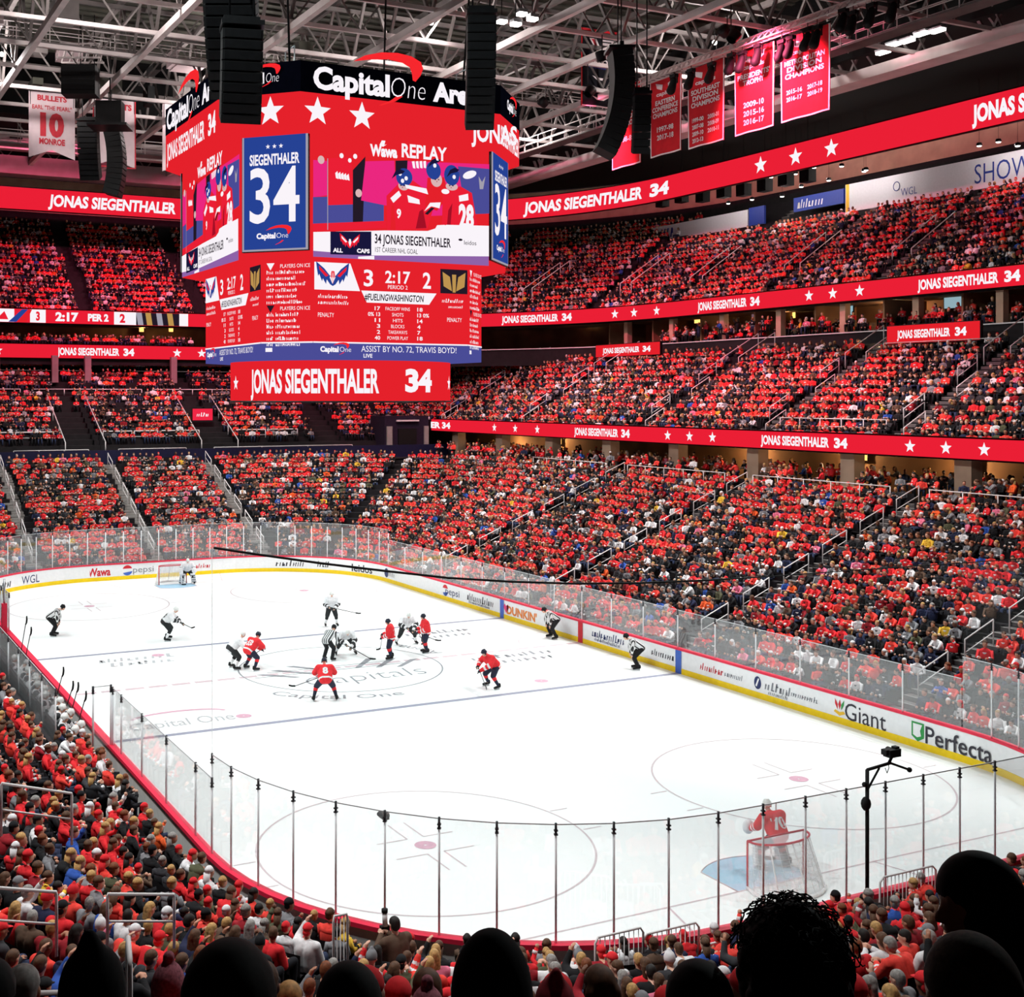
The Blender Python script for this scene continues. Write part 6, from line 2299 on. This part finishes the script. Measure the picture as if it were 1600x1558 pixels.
for r, L in by_row.items():
    # along the row from the left stand round to the right end behind the goal
    L.sort(key=lambda s: s[7])
    L.sort(key=lambda s: project(np.array([s[1], s[2], s[3]]))[0])
    for i, s in enumerate(L):
        if rr.random() < .05: continue
        sh = rr.choice(NSHIRT); hk = rr.choices(('short', 'long', 'cap', 'beanie'), (50, 26, 17, 7))[0]; hc = rr.choice(NHAIR)
        if hk in ('cap', 'beanie'): hm, ht = rr.choice((('red', 'red'), ('white', 'white'), ('black', 'black'), ('grey', 'grey'))), None
        desc = '%s hair' % hc if hk == 'short' else 'long %s hair' % hc if hk == 'long' else '%s %s' % (hm[0], hk)
        m = HAIRS[hc] if hk in ('short', 'long') else CLOTH[hm[0]]
        lab = 'person in %s top, %s, %s row above near boards, %s from left' % (sh, desc, RN[r], nth(i+1))
        seated(lab, (s[1]+rr.uniform(-.03, .03), s[2]+rr.uniform(-.03, .03), s[3]-.005), s[4]+rr.uniform(-.25, .25), rr.choice((0, 0, 0, 1, 2, 3, 4) if rr.random() < .8 else (3,)), rr.choice(SKINS[:3]+SKINS[:2]+SKINS[3:]), hk, m, (CLOTH[sh], CLOTH['white']) if 'red' in sh and rr.random() < .6 else CLOTH[sh], rr.choice((DARKP, JEANS, JEANS)), rr.uniform(.95, 1.06), 'spectators close to the camera')

# players bench: white team sitting behind the left boards
for i in range(15):
    x = -10.6+i*.86
    t = seated('white uniformed bench player, %s along the bench from its near end' % nth(i+1), (x, HB+.95+(.0 if i % 2 else .12), .62), -PI/2+rr.uniform(-.4, .4), rr.choice((0, 1, 2)), SKINS[i % 2], 'helmet', PAL['white']['helmet'], PAL['white']['jersey'], PAL['white']['shorts'], 1.12, 'players on the bench')
q = MB(); q.box((-1.6, HB+1.05, .3), (20.5, .5, .6), SEATM); q.box((-1.6, HB+1.5, .4), (20.5, .1, .8), CONCD)
setp(q.build('players_bench'), 'long dark players bench behind the left boards', 'bench')
for i in range(8):
    x = -10.4+i*2.42
    rink_glass((x, HB+1.62), (x+2.42, HB+1.62), .85, 2.75, 'clear glass panel behind the players bench, %s from its near end' % nth(i+1), 'glass panels behind the bench', .026)
p = at(618, 1452, x=-31.25)
seated('person in dark jacket raising a black camera beside the near boards', (p.x, p.y, p.z-.72), .1, 1, SKINS[0], 'short', HAIRS['black'], CLOTH['brown'], DARKP, 1.12)
c = p+V(.44, 0, -.17); ob = thing('camera', 'black camera with a white lens held up beside the near boards', 'camera', tuple(c))
q = MB(); q.box(c, (.1, .16, .13), BLACK); q.build('camera_body', ob)
q = MB(); q.tube([c+V(-.02, 0, .06), c+V(.0, .0, .3)], .05, CLOTH['white'], 8); q.tube([c+V(0, 0, .3), c+V(0, 0, .36)], .06, BLACK, 8); q.build('lens', ob)
for i, (u, v) in enumerate(((97, 1048), (112, 1070), (120, 1072), (132, 1086), (40, 968), (47, 985))):
    p = at(u, v, y=HB+.25)
    ob = thing('hockey_stick', 'upright dark hockey stick standing at the bench boards, %s from the near end' % nth(i+1), 'hockey stick', tuple(p), 0, 'sticks standing at the bench')
    q = MB(); q.bar((p.x, p.y+.25, .9), p-V(0, 0, .2), .03, STICKM); q.build('shaft', ob)
    q = MB(); q.tube([p-V(0, 0, .22), p-V(.1, .02, .12), p-V(.13, .03, -.02), p-V(.1, .03, -.16)], [.03, .04, .04, .03], TAPE, 6); q.build('blade', ob)

# ---- dark heads right in front of the camera
DARKHAIR = mat('hair_dark', (16, 13, 12), .8, var=.4, scale=60)
DARKCLOTH = mat('cloth_very_dark', (14, 13, 15), .9, var=.3)
MAROON = mat('cloth_maroon', (120, 30, 40), .9, var=.2, scale=30)
MAUVE = mat('knit_mauve', (150, 92, 104), .95, var=.35, scale=60)


def foreground(label, u, v, px_w, real_w, style, m, yaw=0.0, cloth=DARKCLOTH):
    t = real_w*FPX/px_w
    top = at(u, v, t=t)
    d = FAN[4 if style == 'turned' else 0]; J = d['J']
    hh = {'curly': .99, 'beanie': .9, 'hood': .93, 'plain': .855, 'turned': .865, 'buzz': .845, 'knit': .94}[style]
    loc = top-V(0, 0, hh)
    body = wear(d['body'], 'person', SKINS[2], None)
    body.location, body.rotation_euler = loc, (0, 0, YAW+yaw)
    setp(body, label, 'person', None)
    wear(d['shirt'], 'jacket', cloth, body); wear(d['trousers'], 'trousers', DARKP, body)
    c = J['head']; rq = random.Random(int(u))
    q = MB()
    if style in ('plain', 'turned', 'buzz'):
        g = 1.0 if style == 'buzz' else 1.1
        q.ball(c+V(-.012, 0, .03), (.108*g, .09*g, .108*g), TEMP, 16, 10, zlo=-.1); q.ball(c+V(-.04, 0, -.01), (.082*g, .087*g, .11*g), TEMP, 14, 9)
        if style != 'buzz': q.capsule(c+V(-.06, 0, -.05), c+V(-.09, 0, -.2), .085, .06, TEMP, 10)
        me = remesh(q, .012, 'hair', 3)
    elif style == 'beanie':
        q.ball(c+V(-.01, 0, .02), (.125, .108, .175), TEMP, 18, 12, zlo=-.3); q.ball(c+V(-.02, 0, -.02), (.128, .112, .06), TEMP, 18, 8); q.capsule(c+V(-.05, 0, -.08), c+V(-.08, 0, -.2), .1, .08, TEMP, 10)
        me = remesh(q, .012, 'beanie', 3)
    elif style == 'hood':
        q.ball(c+V(-.02, 0, -.0), (.13, .115, .16), TEMP, 16, 10); q.capsule(c+V(-.03, 0, .1), c+V(-.06, 0, .2), .075, .03, TEMP, 10); q.capsule(c+V(-.04, 0, -.1), c+V(-.06, 0, -.26), .12, .17, TEMP, 12)
        me = remesh(q, .014, 'hood', 4)
    elif style == 'knit':
        q.ball(c+V(-.01, 0, .03), (.12, .105, .16), TEMP, 14, 10, zlo=-.3); q.ball(c+V(0, 0, .21), .04, TEMP, 8, 6)
        me = remesh(q, .014, 'hat', 2)
    elif style == 'curly':
        q.ball(c+V(-.03, 0, .04), (.15, .145, .17), TEMP, 20, 14)
        for k in range(190):
            a, b_ = rq.uniform(0, 2*PI), math.asin(rq.uniform(-.6, 1))
            n = V(math.cos(a)*math.cos(b_), math.sin(a)*math.cos(b_), math.sin(b_))
            p = c+V(-.03, 0, .04)+V(n.x*.15, n.y*.145, n.z*.17)
            q.ball(p, rq.uniform(.018, .034), TEMP, 6, 5)
        me = remesh(q, .011, 'hair', 1)
    o = wear(me, {'beanie': 'beanie', 'hood': 'hood', 'knit': 'hat'}.get(style, 'hair'), m, body)
    if style == 'curly':
        q = MB()
        for k in range(200):
            a, b_ = rq.uniform(0, 2*PI), math.asin(rq.uniform(.3, 1))
            n = V(math.cos(a)*math.cos(b_), math.sin(a)*math.cos(b_), math.sin(b_))
            p = c+V(-.03, 0, .04)+V(n.x*.16, n.y*.155, n.z*.18)
            s = n.cross(V(.3, .2, 1)).normalized(); w2 = n.cross(s)
            r, tw = rq.uniform(.012, .022), rq.uniform(0, 6)
            q.tube([p+n*(.04*i/9)+s*(r*math.cos(tw+i*.9))+w2*(r*math.sin(tw+i*.9)) for i in range(10)], .0024, m, 4)
        q.build('curls', body, True)
    return body


foreground('dark silhouette with a pointed hood at the lower left', 142, 1446, 116, .25, 'hood', DARKCLOTH)
foreground('dark round haired head between the hooded one and the tall beanie', 355, 1474, 160, .205, 'plain', DARKHAIR)
foreground('low dark head just left of the tall beanie', 545, 1508, 112, .205, 'plain', DARKHAIR)
foreground('person in a tall black beanie at the bottom centre', 770, 1457, 143, .235, 'beanie', DARKCLOTH)
foreground('low dark head left of the curly hair, cut off by the bottom edge', 1097, 1505, 112, .205, 'plain', DARKHAIR)
foreground('person with big dark curly hair before the near goal', 1243, 1384, 160, .30, 'curly', DARKHAIR)
foreground('tall dark haired person turned sideways at the right edge', 1546, 1325, 118, .21, 'turned', DARKHAIR, .9)
foreground('person with short brown hair at the bottom right corner', 1530, 1462, 152, .19, 'buzz', mat('hair_short_brown', (52, 40, 30), .85, var=.5, scale=90))
foreground('dark figure cut off by the left edge at the bottom', -24, 1500, 100, .22, 'plain', DARKHAIR)
foreground('person in a mauve knitted hat at the bottom left', 262, 1492, 58, .22, 'knit', MAUVE)
foreground('person in a dark red hood right of the tall beanie', 868, 1508, 72, .25, 'hood', MAROON, 0, MAROON)
foreground('person in a mauve knitted hat left of the tall beanie', 668, 1530, 62, .22, 'knit', MAUVE)
k = 0
for i in range(5, 8):
    t = 1.9+.8*i
    fz = 10.36-.42*i
    for j, lat in enumerate(np.arange(-.30*t, .5*t, .58)):
        lat += rr.uniform(-.08, .08)
        if rr.random() < .25: continue
        k += 1
        p = CAM+FWD*t+RGT*lat
        sh = rr.choice(NSHIRT); hk = rr.choice(('short', 'short', 'long', 'cap')); hc = rr.choice(NHAIR)
        hm = HAIRS[hc] if hk != 'cap' else CLOTH['red']
        seated('person in %s top, %s, %s row below the camera, %s from left' % (sh, (hc+' hair') if hk == 'short' else 'long '+hc+' hair' if hk == 'long' else 'red cap', nth(i-3), nth(j+1)), (p.x, p.y, fz+.36), YAW+rr.uniform(-.2, .2), rr.choice((0, 0, 1, 2)), rr.choice(SKINS), hk, hm, CLOTH[sh], DARKP, rr.uniform(.94, 1.02), 'spectators below the camera')

# ---- the crowd
ROLE = [bpy.data.materials.new('role_%d' % i) for i in range(5)]     # skin, hair, top, trousers, trim


def low_fan(pose, detail, standing=False, long=False):
    q = MB()
    SK, HR, SH, TR, TM = ROLE
    J = fan_joints(pose)
    n = 6 if detail else 5
    z = .42 if standing else 0
    if standing:
        J['kn'] = [V(.04, k*.11, .0) for k in (-1, 1)]; J['an'] = [V(0, k*.12, -.38) for k in (-1, 1)]
    q.ball(J['pel']+V(-.01, 0, .02), (.15, .19, .12), TR, n+1, 3)
    c = (J['pel']+J['chest'])/2
    ax = (J['chest']-J['pel']).normalized(); s = V(0, 1, 0); f = s.cross(ax)
    q.ball(c+ax*.05, (.145, .205, .27), SH, n+2, 5, R=Matrix((f, s, ax)).transposed())
    q.ball(J['chest']+V(0, 0, .04), (.13, .225, .1), SH, n+2, 4)
    q.ball(c-ax*.1, (.152, .212, .04), TM, n+2, 2); q.ball(c+ax*.12+f*.1, (.05, .09, .05), TM, 5, 3)
    q.ball(J['head'], (.1, .082, .125), SK, n+2, 5)
    fd = Vector(J['fd'])
    q.ball(J['head']+V(-.02, 0, .03), (.108, .092, .115), HR, n+2, 3, zlo=.05)
    q.ball(J['head']+V(-.05, 0, .01), (.075, .085, .1), HR, n, 3)
    if long: q.tube([J['head']+V(-.06, 0, 0), J['head']+V(-.11, 0, -.26)], [.085, .06], HR, 5)
    for i in (0, 1):
        q.tube([J['sh'][i], J['el'][i], J['el'][i]+(J['ha'][i]-J['el'][i])*.85], [.07, .056, .045], SH, 5)
        m_ = J['el'][i]+(J['ha'][i]-J['el'][i])*.4; q.tube([m_, m_+(J['ha'][i]-J['el'][i])*.25], .058, TM, 5)
        q.ball(J['ha'][i], .05, SK, 5, 3)
        q.tube([J['hip'][i], J['kn'][i], J['an'][i]], [.1, .075, .055], TR, 4)
    V_ = np.array(q.v, dtype=np.float32)
    V_[:, 2] += z
    return V_, q.f, np.array([ROLE.index(q.mats[i]) for i in q.m]), np.array(q.s)


PROTO = [[low_fan(p, dt, st, lg) for p in range(5) for lg in (False, True)] for dt, st in ((1, False), (0, False), (1, True))]
CMATS = []


def cidx(m):
    if m not in CMATS: CMATS.append(m)
    return CMATS.index(m)


SHI = [cidx(CLOTH[c]) for c in NSHIRT]
SKI = [cidx(m) for m in SKINS[:2]+SKINS[:2]+SKINS]
HAI = [cidx(HAIRS[h]) for h in NHAIR]+[cidx(CLOTH['red'])]*4+[cidx(CLOTH['white'])]*2+[cidx(CLOTH['black'])]*2
WHI, BLK = cidx(CLOTH['white']), cidx(CLOTH['black'])
TRI = [cidx(m) for m in (DARKP, DARKP, JEANS)]
PEOPLE = []
for s in SEATS:
    if id(s) in taken: continue
    if rng.random() < (.05 if s[5] != 'club far' else .2): continue
    PEOPLE.append((s[1], s[2], s[3], s[4], 0 if s[0] < 75 else 1))
# people standing in the concourse and the suites
for i in range(330):
    x, y = rng.uniform(-24, 47), rng.uniform(-35, -29)
    PEOPLE.append((x, y, 6.95, PI/2+rng.uniform(-1, 1), 2))
for i in range(420):
    a = rng.uniform(0, 1)
    if a < .65: PEOPLE.append((rng.uniform(-14, 34), -43.6-rng.uniform(0, 2.5), 17.0 if rng.random() < .4 else 16.6, PI/2+rng.uniform(-.5, .5), 2 if rng.random() < .4 else 0))
    else: PEOPLE.append((61.7+rng.uniform(0, 2.5), rng.uniform(-12, 12), 17.0, PI+rng.uniform(-.5, .5), 0))
AV, AF, AT, AM, AS, off = [], [], [], [], [], 0
SPREAD = {}
for (x, y, z, a, lod) in PEOPLE:
    if not inview(x, y, z+.6, 110, 50): continue
    k = int(rng.integers(0, 10)) if rng.random() < .5 else int(rng.choice((0, 1, 0, 4)))
    v, f, role, sm = PROTO[lod][k]
    a += rng.normal(0, .3)
    s = rng.uniform(.9, 1.1)
    c_, s_ = math.cos(a)*s, math.sin(a)*s
    w = np.empty_like(v)
    w[:, 0] = x+v[:, 0]*c_-v[:, 1]*s_+rng.uniform(-.07, .07); w[:, 1] = y+v[:, 0]*s_+v[:, 1]*c_+rng.uniform(-.07, .07); w[:, 2] = z+v[:, 2]*s
    key = (lod, k)
    if key not in SPREAD:
        SPREAD[key] = (np.array([i for q_ in f for i in q_], dtype=np.int32), np.array([len(q_) for q_ in f], dtype=np.int32))
    lv, lt = SPREAD[key]
    gx, gy = int(x/2.2+y*.3), int((y+z)/2.4)
    lucky = (gx*73856093 ^ gy*19349663) % 10
    sh = int(rng.choice(SHI[:32])) if lucky < 3 and rng.random() < .62 else int(rng.choice(SHI[38:68])) if lucky > 8 and rng.random() < .5 else int(rng.choice(SHI))
    red = sh in SHI[:38]
    mm = np.array([rng.choice(SKI), rng.choice(HAI), sh, rng.choice(TRI), WHI if red and rng.random() < .6 else (BLK if rng.random() < .2 else WHI if rng.random() < .3 else sh)], dtype=np.int32)
    AV.append(w); AF.append(lv+off); AT.append(lt); AM.append(mm[role]); AS.append(sm)
    off += len(v)
me = bpy.data.meshes.new('crowd')
AV, AF, AT, AM, AS = np.concatenate(AV), np.concatenate(AF), np.concatenate(AT), np.concatenate(AM), np.concatenate(AS)
me.vertices.add(len(AV)); me.vertices.foreach_set('co', AV.ravel())
me.loops.add(len(AF)); me.loops.foreach_set('vertex_index', AF)
me.polygons.add(len(AT)); me.polygons.foreach_set('loop_start', np.concatenate([[0], np.cumsum(AT)[:-1]]).astype(np.int32))
try: me.polygons.foreach_set('loop_total', AT)
except Exception: pass
for m in CMATS: me.materials.append(m)
me.polygons.foreach_set('material_index', AM); me.polygons.foreach_set('use_smooth', AS)
me.update(calc_edges=True)
ob = bpy.data.objects.new('crowd', me)
COL.objects.link(ob)
setp(ob, 'packed crowd of spectators in red and dark clothes filling the far and right stands', 'crowd', None, 'stuff')
